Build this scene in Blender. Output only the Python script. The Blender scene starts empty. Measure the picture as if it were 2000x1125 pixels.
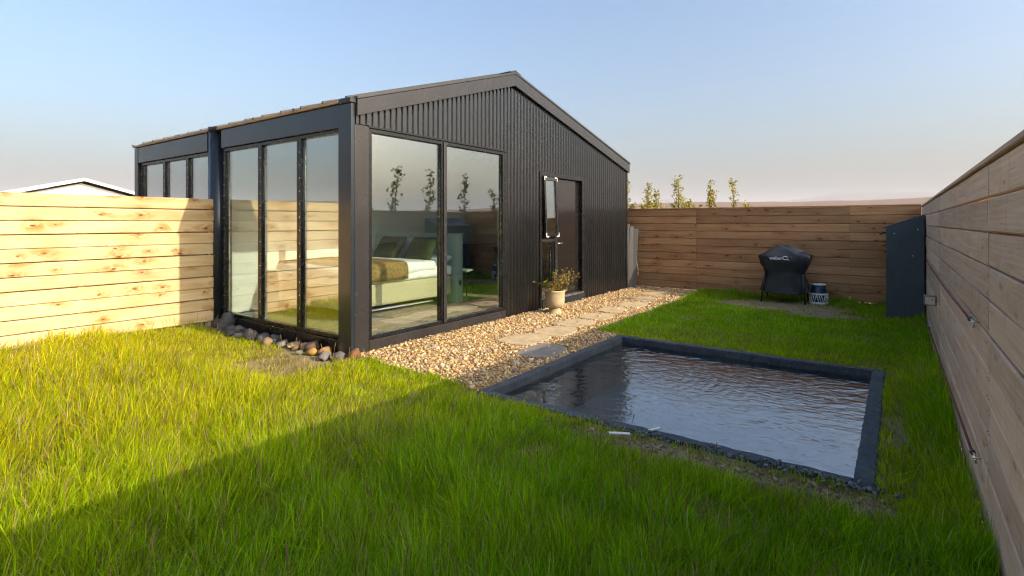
import bpy, bmesh, math, random
import numpy as np
from mathutils import Vector, Matrix

# ------------------------------------------------------------------ camera, sky, sun, exposure
scene = bpy.context.scene
COL = scene.collection
S_, C_ = 0.5906, 0.80697              # yaw of the camera against the cabin's own axes
CAM = Vector((-3.704, -4.924, 1.5))
cam_data = bpy.data.cameras.new("camera")
cam = bpy.data.objects.new("camera", cam_data)
COL.objects.link(cam)
fwd, right, up = Vector((C_, S_, 0)), Vector((S_, -C_, 0)), Vector((0, 0, 1))
m = Matrix((right, up, -fwd)).transposed().to_4x4()
m.translation = CAM
cam.matrix_world = m
cam_data.sensor_width = 36
cam_data.lens = 36 * 1030 / 2000
cam_data.shift_y = -127.5 / 2000
cam_data.clip_start = 0.05
cam_data.clip_end = 40000
scene.camera = cam

SUN_DIR = Vector((0.153, -0.988, 0.470)).normalized()     # towards the sun
SUN_EL = math.asin(SUN_DIR.z)
SUN_AZ = math.atan2(SUN_DIR.x, SUN_DIR.y)
world = bpy.data.worlds.new("World")
scene.world = world
world.use_nodes = True
wn = world.node_tree
sky = wn.nodes.new("ShaderNodeTexSky")
sky.sky_type = 'NISHITA'
sky.sun_disc = False
sky.sun_elevation = SUN_EL
sky.sun_rotation = SUN_AZ
sky.altitude = 50
sky.air_density = 1.3
sky.dust_density = 7.0
sky.ozone_density = 4.5
wn.links.new(sky.outputs[0], wn.nodes["Background"].inputs[0])
wn.nodes["Background"].inputs[1].default_value = 0.098

sl = bpy.data.lights.new("sun", 'SUN')
sl.energy = 2.35
sl.angle = math.radians(0.5)
sl.color = (1.0, 0.84, 0.60)
sun = bpy.data.objects.new("sun", sl)
sun.rotation_euler = SUN_DIR.to_track_quat('Z', 'Y').to_euler()
sun.location = (0, -30, 20)
COL.objects.link(sun)

scene.view_settings.view_transform = 'Standard'
scene.view_settings.look = 'None'
scene.view_settings.gamma = 1
scene.view_settings.use_curve_mapping = False
scene.view_settings.exposure = 1.7
scene.render.engine = 'CYCLES'
scene.cycles.use_denoising = True
scene.cycles.max_bounces = 11
scene.cycles.diffuse_bounces = 7
scene.cycles.use_adaptive_sampling = True
scene.cycles.adaptive_threshold = 0.02
scene.cycles.denoising_prefilter = 'ACCURATE'
scene.cycles.filter_width = 1.2
scene.cycles.glossy_bounces = 4
scene.cycles.transparent_max_bounces = 16
scene.cycles.sample_clamp_indirect = 8
scene.cycles.caustics_reflective = False
scene.cycles.caustics_refractive = False

rnd = random.Random(7)
nrng = np.random.default_rng(11)

# ------------------------------------------------------------------ materials
class NT:
    def __init__(s, name):
        s.m = bpy.data.materials.new(name)
        s.m.use_nodes = True
        s.t = s.m.node_tree
        s.b = s.t.nodes["Principled BSDF"]
        s.out = s.t.nodes["Material Output"]
    def n(s, kind, **kw):
        o = s.t.nodes.new(kind)
        for k, v in kw.items():
            if k.startswith('i_'):
                key = k[2:].replace('_', ' ')
                o.inputs[key].default_value = v
            else:
                setattr(o, k, v)
        return o
    def l(s, a, b): s.t.links.new(a, b)
    def ramp(s, src, stops, interp='LINEAR'):
        r = s.n("ShaderNodeValToRGB")
        cr = r.color_ramp
        cr.interpolation = interp
        while len(cr.elements) < len(stops): cr.elements.new(0.5)
        for e, (p, c) in zip(cr.elements, stops):
            e.position = p
            e.color = (c[0], c[1], c[2], 1) if not isinstance(c, (int, float)) else (c, c, c, 1)
        s.l(src, r.inputs[0])
        return r.outputs[0]
    def mix(s, fac, a, b, mode='MIX'):
        x = s.n("ShaderNodeMix", data_type='RGBA', blend_type=mode)
        for i, v in ((0, fac), (6, a), (7, b)):
            if hasattr(v, 'is_linked'): s.l(v, x.inputs[i])
            elif isinstance(v, (int, float)): x.inputs[i].default_value = v
            else: x.inputs[i].default_value = (v[0], v[1], v[2], 1)
        return x.outputs[2]
    def math(s, op, a, b=None):
        x = s.n("ShaderNodeMath", operation=op)
        for i, v in ((0, a), (1, b)):
            if v is None: continue
            if hasattr(v, 'is_linked'): s.l(v, x.inputs[i])
            else: x.inputs[i].default_value = v
        return x.outputs[0]
    def noise(s, vec, scale, detail=4, rough=0.55, dist=0.0):
        x = s.n("ShaderNodeTexNoise")
        x.inputs["Scale"].default_value = scale
        x.inputs["Detail"].default_value = detail
        x.inputs["Roughness"].default_value = rough
        x.inputs["Distortion"].default_value = dist
        if vec is not None: s.l(vec, x.inputs["Vector"])
        return x.outputs["Fac"]
    def objco(s): return s.n("ShaderNodeTexCoord").outputs["Object"]
    def pos(s): return s.n("ShaderNodeNewGeometry").outputs["Position"]
    def mapping(s, vec, scale=(1, 1, 1), loc=None):
        x = s.n("ShaderNodeMapping")
        x.inputs["Scale"].default_value = scale
        s.l(vec, x.inputs["Vector"])
        if loc is not None:
            if hasattr(loc, 'is_linked'): s.l(loc, x.inputs["Location"])
            else: x.inputs["Location"].default_value = loc
        return x.outputs[0]
    def bump(s, h, strength=0.3, dist=0.01):
        x = s.n("ShaderNodeBump")
        x.inputs["Strength"].default_value = strength
        x.inputs["Distance"].default_value = dist
        s.l(h, x.inputs["Height"])
        s.l(x.outputs[0], s.b.inputs["Normal"])
    def set(s, **kw):
        for k, v in kw.items():
            key = {'col': 'Base Color', 'rough': 'Roughness', 'spec': 'Specular IOR Level', 'metal': 'Metallic',
                   'coat': 'Coat Weight', 'coatr': 'Coat Roughness', 'sheen': 'Sheen Weight'}[k]
            if hasattr(v, 'is_linked'): s.l(v, s.b.inputs[key])
            elif isinstance(v, tuple): s.b.inputs[key].default_value = (*v, 1)
            else: s.b.inputs[key].default_value = v
        return s

def plain(name, col, rough=0.5, var=0.15, scale=6, bump=0.0, bscale=60, spec=0.5, metal=0.0):
    t = NT(name)
    co = t.objco()
    nz = t.noise(co, scale, 5, 0.6)
    lo = tuple(c * (1 - var) for c in col); hi = tuple(min(1, c * (1 + var)) for c in col)
    t.set(col=t.ramp(nz, [(0.3, lo), (0.7, hi)]), spec=spec, metal=metal)
    r2 = t.noise(co, scale * 2.7, 4)
    t.set(rough=t.ramp(r2, [(0.3, max(0.02, rough - 0.08)), (0.7, min(1, rough + 0.08))]))
    if bump: t.bump(t.noise(co, bscale, 4), bump, 0.004)
    return t.m

def wood(name, base, dark, knotc, streak, grey=0.0, greyc=(0.3, 0.28, 0.26), rough=0.75, knots=1.0, tone=(0.78, 1.15), fan=0.0, ax=(2.0, 7.0)):
    """board along local X, face in XZ"""
    t = NT(name)
    rndv = t.n("ShaderNodeObjectInfo").outputs["Random"]
    off = t.n("ShaderNodeCombineXYZ")
    t.l(t.math('MULTIPLY', rndv, 37.0), off.inputs[0])
    t.l(t.math('MULTIPLY', rndv, 53.0), off.inputs[2])
    co = t.mapping(t.objco(), (1, 1, 1), off.outputs[0])
    # knots: flattened voronoi cells along the board
    sp0 = t.n("ShaderNodeSeparateXYZ"); t.l(co, sp0.inputs[0])
    cb0 = t.n("ShaderNodeCombineXYZ")
    t.l(t.math('MULTIPLY', sp0.outputs[0], ax[0]), cb0.inputs[0]); t.l(t.math('MULTIPLY', sp0.outputs[2], ax[1]), cb0.inputs[1])
    kc = cb0.outputs[0]
    warp = t.n("ShaderNodeTexNoise"); warp.inputs["Scale"].default_value = 3.0
    t.l(co, warp.inputs["Vector"])
    vor = t.n("ShaderNodeTexVoronoi", voronoi_dimensions='2D', feature='F1')
    vor.inputs["Scale"].default_value = 1.0
    vor.inputs["Randomness"].default_value = 1.0
    addw = t.n("ShaderNodeVectorMath", operation='ADD')
    t.l(kc, addw.inputs[0])
    scw = t.n("ShaderNodeVectorMath", operation='SCALE'); scw.inputs[3].default_value = 0.28
    t.l(warp.outputs["Color"], scw.inputs[0]); t.l(scw.outputs[0], addw.inputs[1])
    t.l(addw.outputs[0], vor.inputs["Vector"])
    cellsep = t.n("ShaderNodeSeparateColor"); t.l(vor.outputs["Color"], cellsep.inputs[0])
    # only some cells hold a knot, and knots differ in size
    skip = t.math('MULTIPLY', t.math('GREATER_THAN', cellsep.outputs[0], 0.42), 10.0)
    kd = t.math('ADD', t.math('DIVIDE', vor.outputs["Distance"], t.math('ADD', t.math('MULTIPLY', cellsep.outputs[1], 0.9), 0.7)), skip)
    # grain bends round the knots
    gsrc = t.n("ShaderNodeCombineXYZ")
    sep = t.n("ShaderNodeSeparateXYZ"); t.l(co, sep.inputs[0])
    t.l(t.math('MULTIPLY', sep.outputs[0], 1.4), gsrc.inputs[0])
    t.l(t.math('MULTIPLY', sep.outputs[1], 30.0), gsrc.inputs[1])
    bend = t.ramp(kd, [(0.0, 1.0), (0.35, 0.0)])
    zz = t.math('ADD', t.math('MULTIPLY', sep.outputs[2], 55.0), t.math('MULTIPLY', bend, 5.0))
    t.l(zz, gsrc.inputs[2])
    grain = t.noise(gsrc.outputs[0], 1.0, 6, 0.65, 0.6)
    fine = t.noise(t.mapping(co, (6, 60, 260)), 1.0, 3, 0.6)
    broad = t.noise(t.mapping(co, (0.9, 1, 3.0)), 1.6, 3, 0.5)
    c = t.ramp(grain, [(0.28, dark), (0.62, base)])
    c = t.mix(t.ramp(broad, [(0.45, 0.0), (0.75, 0.55)]), c, streak)
    smear = t.noise(t.mapping(co, (9, 1, 14)), 1.0, 4, 0.7, 1.2)
    near = t.math('MULTIPLY', t.ramp(kd, [(0.06, 1.0), (0.5, 0.0)]), t.ramp(smear, [(0.38, 0.0), (0.56, 1.0)]))
    c = t.mix(t.math('MULTIPLY', near, 0.8 * knots), c, streak)
    c = t.mix(t.math('MULTIPLY', t.ramp(kd, [(0.03, 1.0), (0.085, 0.0)]), 0.85 * knots), c, knotc)
    c = t.mix(t.ramp(fine, [(0.3, 0.16), (0.55, 0.0)]), c, dark)
    if grey:
        gz = t.noise(t.mapping(co, (1.5, 3, 5)), 1.5, 5, 0.65)
        c = t.mix(t.math('MULTIPLY', t.ramp(gz, [(0.3, 0.15), (0.65, 1.0)]), grey), c, greyc)
        crack = t.noise(t.mapping(co, (2.0, 10, 130)), 1.0, 3, 0.7, 0.8)
        c = t.mix(t.ramp(crack, [(0.27, 0.6), (0.36, 0.0)]), c, (0.05, 0.035, 0.025))
        fanv = t.noise(t.mapping(co, (9, 3, 0.9)), 1.0, 4, 0.6, 2.5)
        c = t.mix(t.ramp(fanv, [(0.58, 0.0), (0.72, 0.45)]), c, dark)
    tn = t.n("ShaderNodeMapRange"); tn.inputs[3].default_value = tone[0]; tn.inputs[4].default_value = tone[1]
    t.l(rndv, tn.inputs[0])
    hs = t.n("ShaderNodeHueSaturation"); t.l(c, hs.inputs["Color"]); t.l(tn.outputs[0], hs.inputs["Value"])
    t.set(col=hs.outputs[0], rough=rough, spec=0.25)
    t.bump(t.math('ADD', grain, t.math('MULTIPLY', fine, 0.5)), 0.35, 0.003)
    return t.m

M = {}
M['pine'] = wood("pine_fresh", (0.63, 0.485, 0.285), (0.53, 0.365, 0.165), (0.13, 0.045, 0.010), (0.36, 0.145, 0.022), tone=(0.88, 1.08), ax=(3.0, 7.0), knots=1.25)
M['cedar'] = wood("pine_brown", (0.60, 0.335, 0.165), (0.38, 0.18, 0.07), (0.08, 0.03, 0.012), (0.36, 0.155, 0.055), tone=(0.80, 1.15), ax=(2.6, 7.0), knots=1.15)
M['grey_wood'] = wood("pine_weathered", (0.68, 0.48, 0.32), (0.38, 0.24, 0.14), (0.10, 0.05, 0.03), (0.48, 0.28, 0.14), grey=0.5, greyc=(0.62, 0.51, 0.42), knots=0.9, tone=(0.78, 1.15), ax=(2.0, 6.5))
M['floor_wood'] = wood("oak_floor", (0.40, 0.33, 0.22), (0.28, 0.22, 0.14), (0.12, 0.08, 0.05), (0.32, 0.25, 0.15), rough=0.45, tone=(0.8, 1.1), knots=0.5)
M['old_board'] = wood("old_grey_board", (0.115, 0.105, 0.10), (0.06, 0.055, 0.05), (0.05, 0.04, 0.03), (0.16, 0.13, 0.10), grey=0.6, greyc=(0.10, 0.11, 0.125), knots=0.6)

def metal_black(name, col, rough, spec=0.5, var=0.25, ior=1.5):
    t = NT(name)
    t.b.inputs["IOR"].default_value = ior
    p = t.pos()
    dust = t.noise(t.mapping(p, (1, 1, 0.35)), 2.2, 6, 0.65)
    c = t.ramp(dust, [(0.35, tuple(x * (1 - var) for x in col)), (0.75, tuple(x * (1 + 1.4 * var) for x in col))])
    t.set(col=c, spec=spec)
    t.set(rough=t.ramp(t.noise(p, 5, 5), [(0.3, rough * 0.85), (0.7, rough * 1.25)]))
    return t.m
M['clad'] = metal_black("black_corrugated_steel", (0.010, 0.010, 0.011), 0.17, 0.5, 0.25, 1.66)
M['fascia'] = metal_black("bronze_black_flashing", (0.026, 0.024, 0.0245), 0.24, 0.5, 0.15, 1.5)
M['navy'] = metal_black("dark_steel_trim", (0.016, 0.022, 0.030), 0.22, 0.5, 0.2, 1.5)
M['frame'] = metal_black("black_window_frame", (0.009, 0.009, 0.010), 0.26, 0.4)
M['door'] = metal_black("black_door_paint", (0.012, 0.010, 0.010), 0.14, 0.5, 0.1, 1.65)
M['steel'] = plain("bare_aluminium", (0.62, 0.62, 0.62), 0.32, 0.08, metal=1.0)
M['white_plastic'] = plain("white_plastic", (0.75, 0.75, 0.72), 0.35, 0.05)
M['white_paint'] = plain("white_paint", (0.78, 0.77, 0.74), 0.55, 0.04)
M['wall_white'] = plain("interior_wall_paint", (0.66, 0.70, 0.66), 0.7, 0.03)
M['ceiling'] = plain("ceiling_boards", (0.16, 0.17, 0.18), 0.6, 0.1)
M['sage'] = plain("sage_panel", (0.42, 0.52, 0.47), 0.6, 0.05)
M['black_plastic'] = plain("black_plastic", (0.015, 0.015, 0.016), 0.4, 0.2)
M['eave'] = plain("tan_eave_trim", (0.42, 0.27, 0.15), 0.55, 0.3, 4)
M['roof'] = plain("roof_steel", (0.03, 0.03, 0.032), 0.4, 0.2)
M['kitchen'] = plain("dark_kitchen", (0.03, 0.032, 0.034), 0.5, 0.15)
M['slate_panel'] = plain("slate_grey_board", (0.052, 0.075, 0.088), 0.62, 0.14, 5, 0.1, 90, 0.4)
M['linen_white'] = plain("white_linen", (0.82, 0.82, 0.80), 0.85, 0.04, 9, 0.15, 120, 0.2)
M['linen_beige'] = plain("beige_upholstery", (0.50, 0.44, 0.28), 0.9, 0.06, 30, 0.3, 300, 0.2)
M['olive'] = plain("olive_velvet", (0.055, 0.065, 0.022), 0.85, 0.25, 8, 0.2, 120, 0.2)
M['pale_blue'] = plain("pale_blue_linen", (0.52, 0.62, 0.66), 0.85, 0.05, 9, 0.15, 120, 0.2)

t = NT("mustard_weave")
co = t.objco()
ch = t.n("ShaderNodeTexVoronoi"); ch.inputs["Scale"].default_value = 26; t.l(co, ch.inputs["Vector"])
c = t.mix(t.ramp(ch.outputs["Color"], [(0.4, 0), (0.6, 1)]), (0.20, 0.13, 0.035), (0.27, 0.21, 0.08))
c = t.mix(t.ramp(t.noise(t.mapping(co, (3, 3, 9)), 2.5, 3, 0.6), [(0.5, 0), (0.62, 0.75)]), c, (0.40, 0.17, 0.02))
t.set(col=c, rough=0.95, spec=0.1); t.bump(t.noise(co, 140, 3), 0.5, 0.004)
M['throw'] = t.m

def glass(name, tint, ior, extra):
    t = NT(name)
    t.t.nodes.remove(t.b)
    tr = t.n("ShaderNodeBsdfTransparent"); tr.inputs[0].default_value = (*tint, 1)
    gl = t.n("ShaderNodeBsdfGlossy"); gl.inputs["Roughness"].default_value = 0.0
    gl.inputs["Color"].default_value = (0.95, 0.98, 1.0, 1)
    lw = t.n("ShaderNodeLayerWeight"); lw.inputs[0].default_value = 0.5
    r0 = extra
    sch = t.math('ADD', t.math('MULTIPLY', t.math('POWER', lw.outputs["Facing"], ior), 1 - r0), r0)
    f = t.math('MINIMUM', sch, 1.0)
    mx = t.n("ShaderNodeMixShader")
    t.l(f, mx.inputs[0]); t.l(tr.outputs[0], mx.inputs[1]); t.l(gl.outputs[0], mx.inputs[2])
    t.l(mx.outputs[0], t.out.inputs[0])
    return t.m
M['glass'] = glass("coated_glass", (0.95, 1.0, 0.985), 3.2, 0.18)

# ------------------------------------------------------------------ helpers
def link(name, mesh, mat=None, parent=None, loc=None):
    o = bpy.data.objects.new(name, mesh)
    COL.objects.link(o)
    if mat is not None and not mesh.materials: mesh.materials.append(mat)
    if parent is not None: o.parent = parent
    if loc is not None: o.location = loc
    return o

def tag(o, label=None, cat=None, group=None, kind=None):
    if label: o['label'] = label
    if cat: o['category'] = cat
    if group: o['group'] = group
    if kind: o['kind'] = kind
    return o

def empty(name, loc=(0, 0, 0), label=None, cat=None, group=None, rotz=0):
    o = bpy.data.objects.new(name, None)
    COL.objects.link(o)
    o.location = loc
    o.rotation_euler = (0, 0, rotz)
    o.empty_display_size = 0.2
    return tag(o, label, cat, group)

def mesh_from(verts, faces, name="m", smooth=False):
    me = bpy.data.meshes.new(name)
    me.from_pydata([tuple(v) for v in verts], [], faces)
    me.update()
    if smooth:
        for p in me.polygons: p.use_smooth = True
    return me

def bm_mesh(bm, name="m", smooth=False):
    bmesh.ops.recalc_face_normals(bm, faces=bm.faces)
    me = bpy.data.meshes.new(name)
    bm.to_mesh(me); bm.free()
    if smooth:
        for p in me.polygons: p.use_smooth = True
    return me

def add_box(bm, x0, x1, y0, y1, z0, z1):
    vs = [bm.verts.new(p) for p in ((x0, y0, z0), (x1, y0, z0), (x1, y1, z0), (x0, y1, z0), (x0, y0, z1), (x1, y0, z1), (x1, y1, z1), (x0, y1, z1))]
    for f in ((0, 3, 2, 1), (4, 5, 6, 7), (0, 1, 5, 4), (1, 2, 6, 5), (2, 3, 7, 6), (3, 0, 4, 7)):
        bm.faces.new([vs[i] for i in f])
    return vs

def box(name, x0, x1, y0, y1, z0, z1, mat, parent=None, bev=0.006, seg=2):
    bm = bmesh.new()
    add_box(bm, x0, x1, y0, y1, z0, z1)
    if bev:
        b = min(bev, 0.45 * min(abs(x1 - x0), abs(y1 - y0), abs(z1 - z0)))
        bmesh.ops.bevel(bm, geom=list(bm.edges), offset=b, segments=seg, affect='EDGES', profile=0.5)
    return link(name, bm_mesh(bm), mat, parent)

def prism(name, pts, y0, y1, mat, parent=None, axis='y', bev=0.004):
    """polygon in XZ extruded along Y (or in YZ extruded along X)"""
    bm = bmesh.new()
    if axis == 'y':
        a = [bm.verts.new((x, y0, z)) for x, z in pts]; b = [bm.verts.new((x, y1, z)) for x, z in pts]
    else:
        a = [bm.verts.new((y0, x, z)) for x, z in pts]; b = [bm.verts.new((y1, x, z)) for x, z in pts]
    n = len(pts)
    bm.faces.new(a); bm.faces.new(b[::-1])
    for i in range(n): bm.faces.new((a[i], a[(i + 1) % n], b[(i + 1) % n], b[i]))
    if bev: bmesh.ops.bevel(bm, geom=list(bm.edges), offset=bev, segments=1, affect='EDGES')
    return link(name, bm_mesh(bm), mat, parent)

def add_tube(bm, pts, radii, sides=8, cap=True):
    pts = [Vector(p) for p in pts]
    if not hasattr(radii, '__len__'): radii = [radii] * len(pts)
    rings = []
    for i, p in enumerate(pts):
        d = (pts[min(i + 1, len(pts) - 1)] - pts[max(i - 1, 0)]).normalized()
        a = d.orthogonal().normalized() if i == 0 else (prev - d * prev.dot(d)).normalized()
        prev = a
        b = d.cross(a)
        rings.append([bm.verts.new(p + radii[i] * (math.cos(2 * math.pi * k / sides) * a + math.sin(2 * math.pi * k / sides) * b)) for k in range(sides)])
    for r0, r1 in zip(rings, rings[1:]):
        for k in range(sides):
            bm.faces.new((r0[k], r0[(k + 1) % sides], r1[(k + 1) % sides], r1[k]))
    if cap:
        bm.faces.new(rings[0][::-1]); bm.faces.new(rings[-1])

def tube(name, pts, radii, mat, parent=None, sides=8, smooth=True):
    bm = bmesh.new(); add_tube(bm, pts, radii, sides)
    return link(name, bm_mesh(bm, smooth=smooth), mat, parent)

def lathe(name, prof, mat, parent=None, n=28, smooth=True, close=False):
    vs, fs = [], []
    for r, z in prof:
        for k in range(n):
            a = 2 * math.pi * k / n
            vs.append((r * math.cos(a), r * math.sin(a), z))
    for i in range(len(prof) - 1):
        for k in range(n):
            fs.append((i * n + k, i * n + (k + 1) % n, (i + 1) * n + (k + 1) % n, (i + 1) * n + k))
    fs.append(tuple(range(n))[::-1]); fs.append(tuple((len(prof) - 1) * n + k for k in range(n)))
    return link(name, mesh_from(vs, fs, smooth=smooth), mat, parent)

def vnoise(x, y, seed=0):
    """cheap smooth 2D noise for arrays, about -1..1"""
    r = np.random.default_rng(seed)
    out = np.zeros_like(np.asarray(x, float))
    for k in range(6):
        a, b, p = r.uniform(-1, 1, 2), r.uniform(-1, 1), r.uniform(0, 6.28)
        f = r.uniform(0.6, 1.8)
        out += np.sin(f * (np.cos(p) * x + np.sin(p) * y) + r.uniform(0, 6.28)) * (0.7 + 0.3 * a[0])
    return out / 3.2

# ------------------------------------------------------------------ the lie of the land
PX0, PX1, PY0, PY1 = -0.17, 2.76, -4.82, -1.94      # outside of the pool rim
RW = 0.105                                           # rim width
BACK_X, RIGHT_Y, LEFT_Y = 7.97, -5.264, 3.10

def ground_material():
    t = NT("soil_and_moor")
    p = t.pos()
    near = t.noise(p, 3.0, 6, 0.6)
    fine = t.noise(p, 40, 4, 0.6)
    soil = t.mix(t.ramp(near, [(0.35, 0), (0.65, 1)]), (0.22, 0.19, 0.075), (0.32, 0.25, 0.14))
    soil = t.mix(t.ramp(fine, [(0.4, 0), (0.7, 0.6)]), soil, (0.22, 0.18, 0.12))
    moor = t.ramp(t.noise(p, 0.01, 6, 0.6), [(0.3, (0.17, 0.11, 0.075)), (0.55, (0.24, 0.155, 0.11)), (0.75, (0.16, 0.14, 0.06))])
    vl = t.n("ShaderNodeVectorMath", operation='LENGTH'); t.l(p, vl.inputs[0])
    far = t.n("ShaderNodeMapRange"); far.inputs[1].default_value = 12; far.inputs[2].default_value = 60
    t.l(vl.outputs["Value"], far.inputs[0])
    t.set(col=t.mix(far.outputs[0], soil, moor), rough=0.95, spec=0.1)
    t.bump(fine, 0.6, 0.02)
    return t.m
M['ground'] = ground_material()
G = 9000.0
xs, ys = [-G, PX0 + 0.02, PX1 - 0.02, G], [-G, PY0 + 0.02, PY1 - 0.02, G]
vs = [(x, y, 0) for y in ys for x in xs]
fs = [(j * 4 + i, j * 4 + i + 1, j * 4 + i + 5, j * 4 + i + 4) for j in range(3) for i in range(3) if not (i == 1 and j == 1)]
tag(link("ground", mesh_from(vs, fs), M['ground']), kind='structure')

def terrain(name, r0, r1, hfun, mat, na=260, nr=14):
    vs, fs = [], []
    for j in range(nr + 1):
        r = r0 * (r1 / r0) ** (j / nr)
        for i in range(na):
            a = 2 * math.pi * i / na
            vs.append((r * math.cos(a), r * math.sin(a), hfun(a, j / nr, r)))
    for j in range(nr):
        for i in range(na):
            fs.append((j * na + i, j * na + (i + 1) % na, (j + 1) * na + (i + 1) % na, (j + 1) * na + i))
    return tag(link(name, mesh_from(vs, fs, smooth=True), mat), kind='structure')

def sumsin(a, seed, f0, n=7):
    r = random.Random(seed); v = 0
    for k in range(n):
        f = round(f0 * 1.55 ** k); v += math.sin(a * f + r.uniform(0, 6.28)) / 1.35 ** k
    return v / 2.4
def moor_h(a, s, r):
    e = min(1, s / 0.9) ** 1.5
    if s > 0.93: e *= (1 - (s - 0.93) / 0.07)
    low = 0.5 + 0.5 * math.cos(a + math.pi / 2 + 0.25)          # the land falls away to the right
    return -0.3 + e * r * (0.0385 - 0.030 * low ** 3 + 0.0035 * sumsin(a, 3, 9))
r1m = 1500.0
def moor_hh(a, s, r): return moor_h(a, s, r)
terrain("moorland", 70, r1m, moor_hh, M['ground'])
t = NT("mountain_rock")
p = t.pos()
t.set(col=t.ramp(t.noise(p, 0.002, 6, 0.6), [(0.3, (0.12, 0.10, 0.085)), (0.7, (0.22, 0.19, 0.17))]), rough=0.95, spec=0.1)
CAMAZ = math.atan2(S_, C_)
def mt_h(a, s, r):
    e = math.sin(s * math.pi) ** 0.8
    d = (a - (CAMAZ - math.radians(37)) + math.pi) % (2 * math.pi) - math.pi      # the table mountain to the right
    massif = math.exp(-(d / math.radians(7.5)) ** 4) * 0.0125
    d2 = (a - (CAMAZ - math.radians(17)) + math.pi) % (2 * math.pi) - math.pi
    massif += math.exp(-(d2 / math.radians(4)) ** 2) * 0.009
    massif -= 0.028 * (0.5 + 0.5 * math.cos(a + math.pi / 2 + 0.25)) ** 4
    return -1 + e * 6500 * (0.0305 + massif + 0.004 * sumsin(a, 8, 7))
terrain("mountains", 4600, 7600, mt_h, t.m, 420, 12)

# ------------------------------------------------------------------ fences
PITCH = 0.161
def plank_mesh(L, H, T, seed):
    """board along X, origin at its centre, face towards -Y, chamfered, a little wavy"""
    r = random.Random(seed)
    n = 4
    prof = [(-T / 2, -H / 2 + 0.006), (-T / 2, H / 2 - 0.006), (-T / 2 + 0.006, H / 2), (T / 2, H / 2), (T / 2, -H / 2), (-T / 2 + 0.006, -H / 2)]
    vs, fs = [], []
    for i in range(n + 1):
        dz = r.uniform(-0.0025, 0.0025); dy = r.uniform(-0.003, 0.003)
        for (y, z) in prof: vs.append((-L / 2 + L * i / n, y + dy, z + dz))
    k = len(prof)
    for i in range(n):
        for j in range(k):
            fs.append((i * k + j, i * k + (j + 1) % k, (i + 1) * k + (j + 1) % k, (i + 1) * k + j))
    fs.append(tuple(range(k))[::-1]); fs.append(tuple(n * k + j for j in range(k)))
    me = bpy.data.meshes.new("plank")
    bm = bmesh.new()
    bvs = [bm.verts.new(v) for v in vs]
    for f in fs: bm.faces.new([bvs[i] for i in f])
    bmesh.ops.recalc_face_normals(bm, faces=bm.faces)
    bm.to_mesh(me); bm.free()
    return me

def fence(label, loc, rotz, segs, mat, rows, gap, z0=0.03, posts=(), backing=True, cap=True, seed=0):
    """local X along the fence, local -Y towards the garden; segs = [(x0, x1), ...]"""
    root = empty("wooden_fence", loc, label, "fence", rotz=rotz)
    r = random.Random(seed)
    cache = {}
    top = z0 + rows * PITCH
    def put(nm, x0, x1, h, y, z, sd, T=0.024):
        key = (round(x1 - x0, 3), h, sd % 4)
        if key not in cache:
            cache[key] = plank_mesh(x1 - x0, h, T, sd); cache[key].materials.append(mat)
        return link(nm, cache[key], None, root, ((x0 + x1) / 2, y, z))
    for i in range(rows):
        for k, (a, b) in enumerate(segs):
            o = put("plank", a + 0.002, b - 0.002, PITCH - gap, 0.012 + r.uniform(-0.0025, 0.0025), z0 + (i + 0.5) * PITCH, i + k)
            o.rotation_euler = (r.uniform(-0.012, 0.012), r.uniform(-0.0006, 0.0006), 0)
    X0, X1 = segs[0][0], segs[-1][1]
    bm = bmesh.new()
    ends = sorted(set([a + 0.03 for a, b in segs] + [b - 0.03 for a, b in segs] + [p for p in posts if all(abs(p - q) > 0.1 for sg in segs for q in sg)]))
    for x in ends:
        for i in range(rows):
            for dz in (-0.045, 0.045):
                xx, zz = x + r.uniform(-0.006, 0.006), z0 + (i + 0.5) * PITCH + dz + r.uniform(-0.006, 0.006)
                add_box(bm, xx - 0.0025, xx + 0.0025, -0.004, 0.004, zz - 0.0025, zz + 0.0025)
    tag(link("nails", bm_mesh(bm), M['steel'], root), kind='stuff')
    if backing:  # unseen second layer, added to keep sky and sun out of the gaps
        for i in range(rows - 1):
            for (a, b) in segs: put("backing_plank", a, b, PITCH - 0.012, 0.14, z0 + (i + 1) * PITCH, i)
    for x in posts:
        bm = bmesh.new(); add_box(bm, x - 0.045, x + 0.045, 0.030, 0.122, 0, top - 0.004)
        link("post", bm_mesh(bm), mat, root)
    if cap:
        for (a, b) in segs: 
            bm = bmesh.new(); add_box(bm, a + 0.001, b - 0.001, -0.014, 0.155, top + 0.001, top + 0.026)
            bmesh.ops.bevel(bm, geom=list(bm.edges), offset=0.004, segments=1, affect='EDGES')
            link("cap_board", bm_mesh(bm), mat, root)
    return root

# left: local x = world x
fence("sunlit fence of fresh yellow pine boards running left from the cabin", (0, LEFT_Y, 0), 0,
      [(-6.4, -0.02)], M['pine'], 11, 0.009, posts=(-0.1, -1.6, -3.2, -4.8), cap=False, z0=0.075, seed=1)
# back: local x -> world -y, local -y -> world -x  (rot -90)
fence("brown board fence across the far end behind the covered barbecue", (BACK_X, 0.9, 0), -math.pi / 2,
      [(-0.6, 2.27), (2.27, 5.1), (5.1, 6.155)], M['cedar'], 11, 0.007, posts=(0, 1.5, 3.0, 4.5, 5.9), seed=2)
# right: rot 180, local x -> world -x
fence("grey weathered board fence close along the right side beside the pool", (0, RIGHT_Y, 0), math.pi,
      [(-8.15, -6.9), (-6.9, -3.2), (-3.2, 0.41), (0.41, 4.0), (4.0, 7.0)], M['grey_wood'], 11, 0.008, z0=0.006, posts=(-7.5, -5, -3.2, -1.4, 0.41, 2.2, 4.0, 5.8), seed=3)

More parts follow.
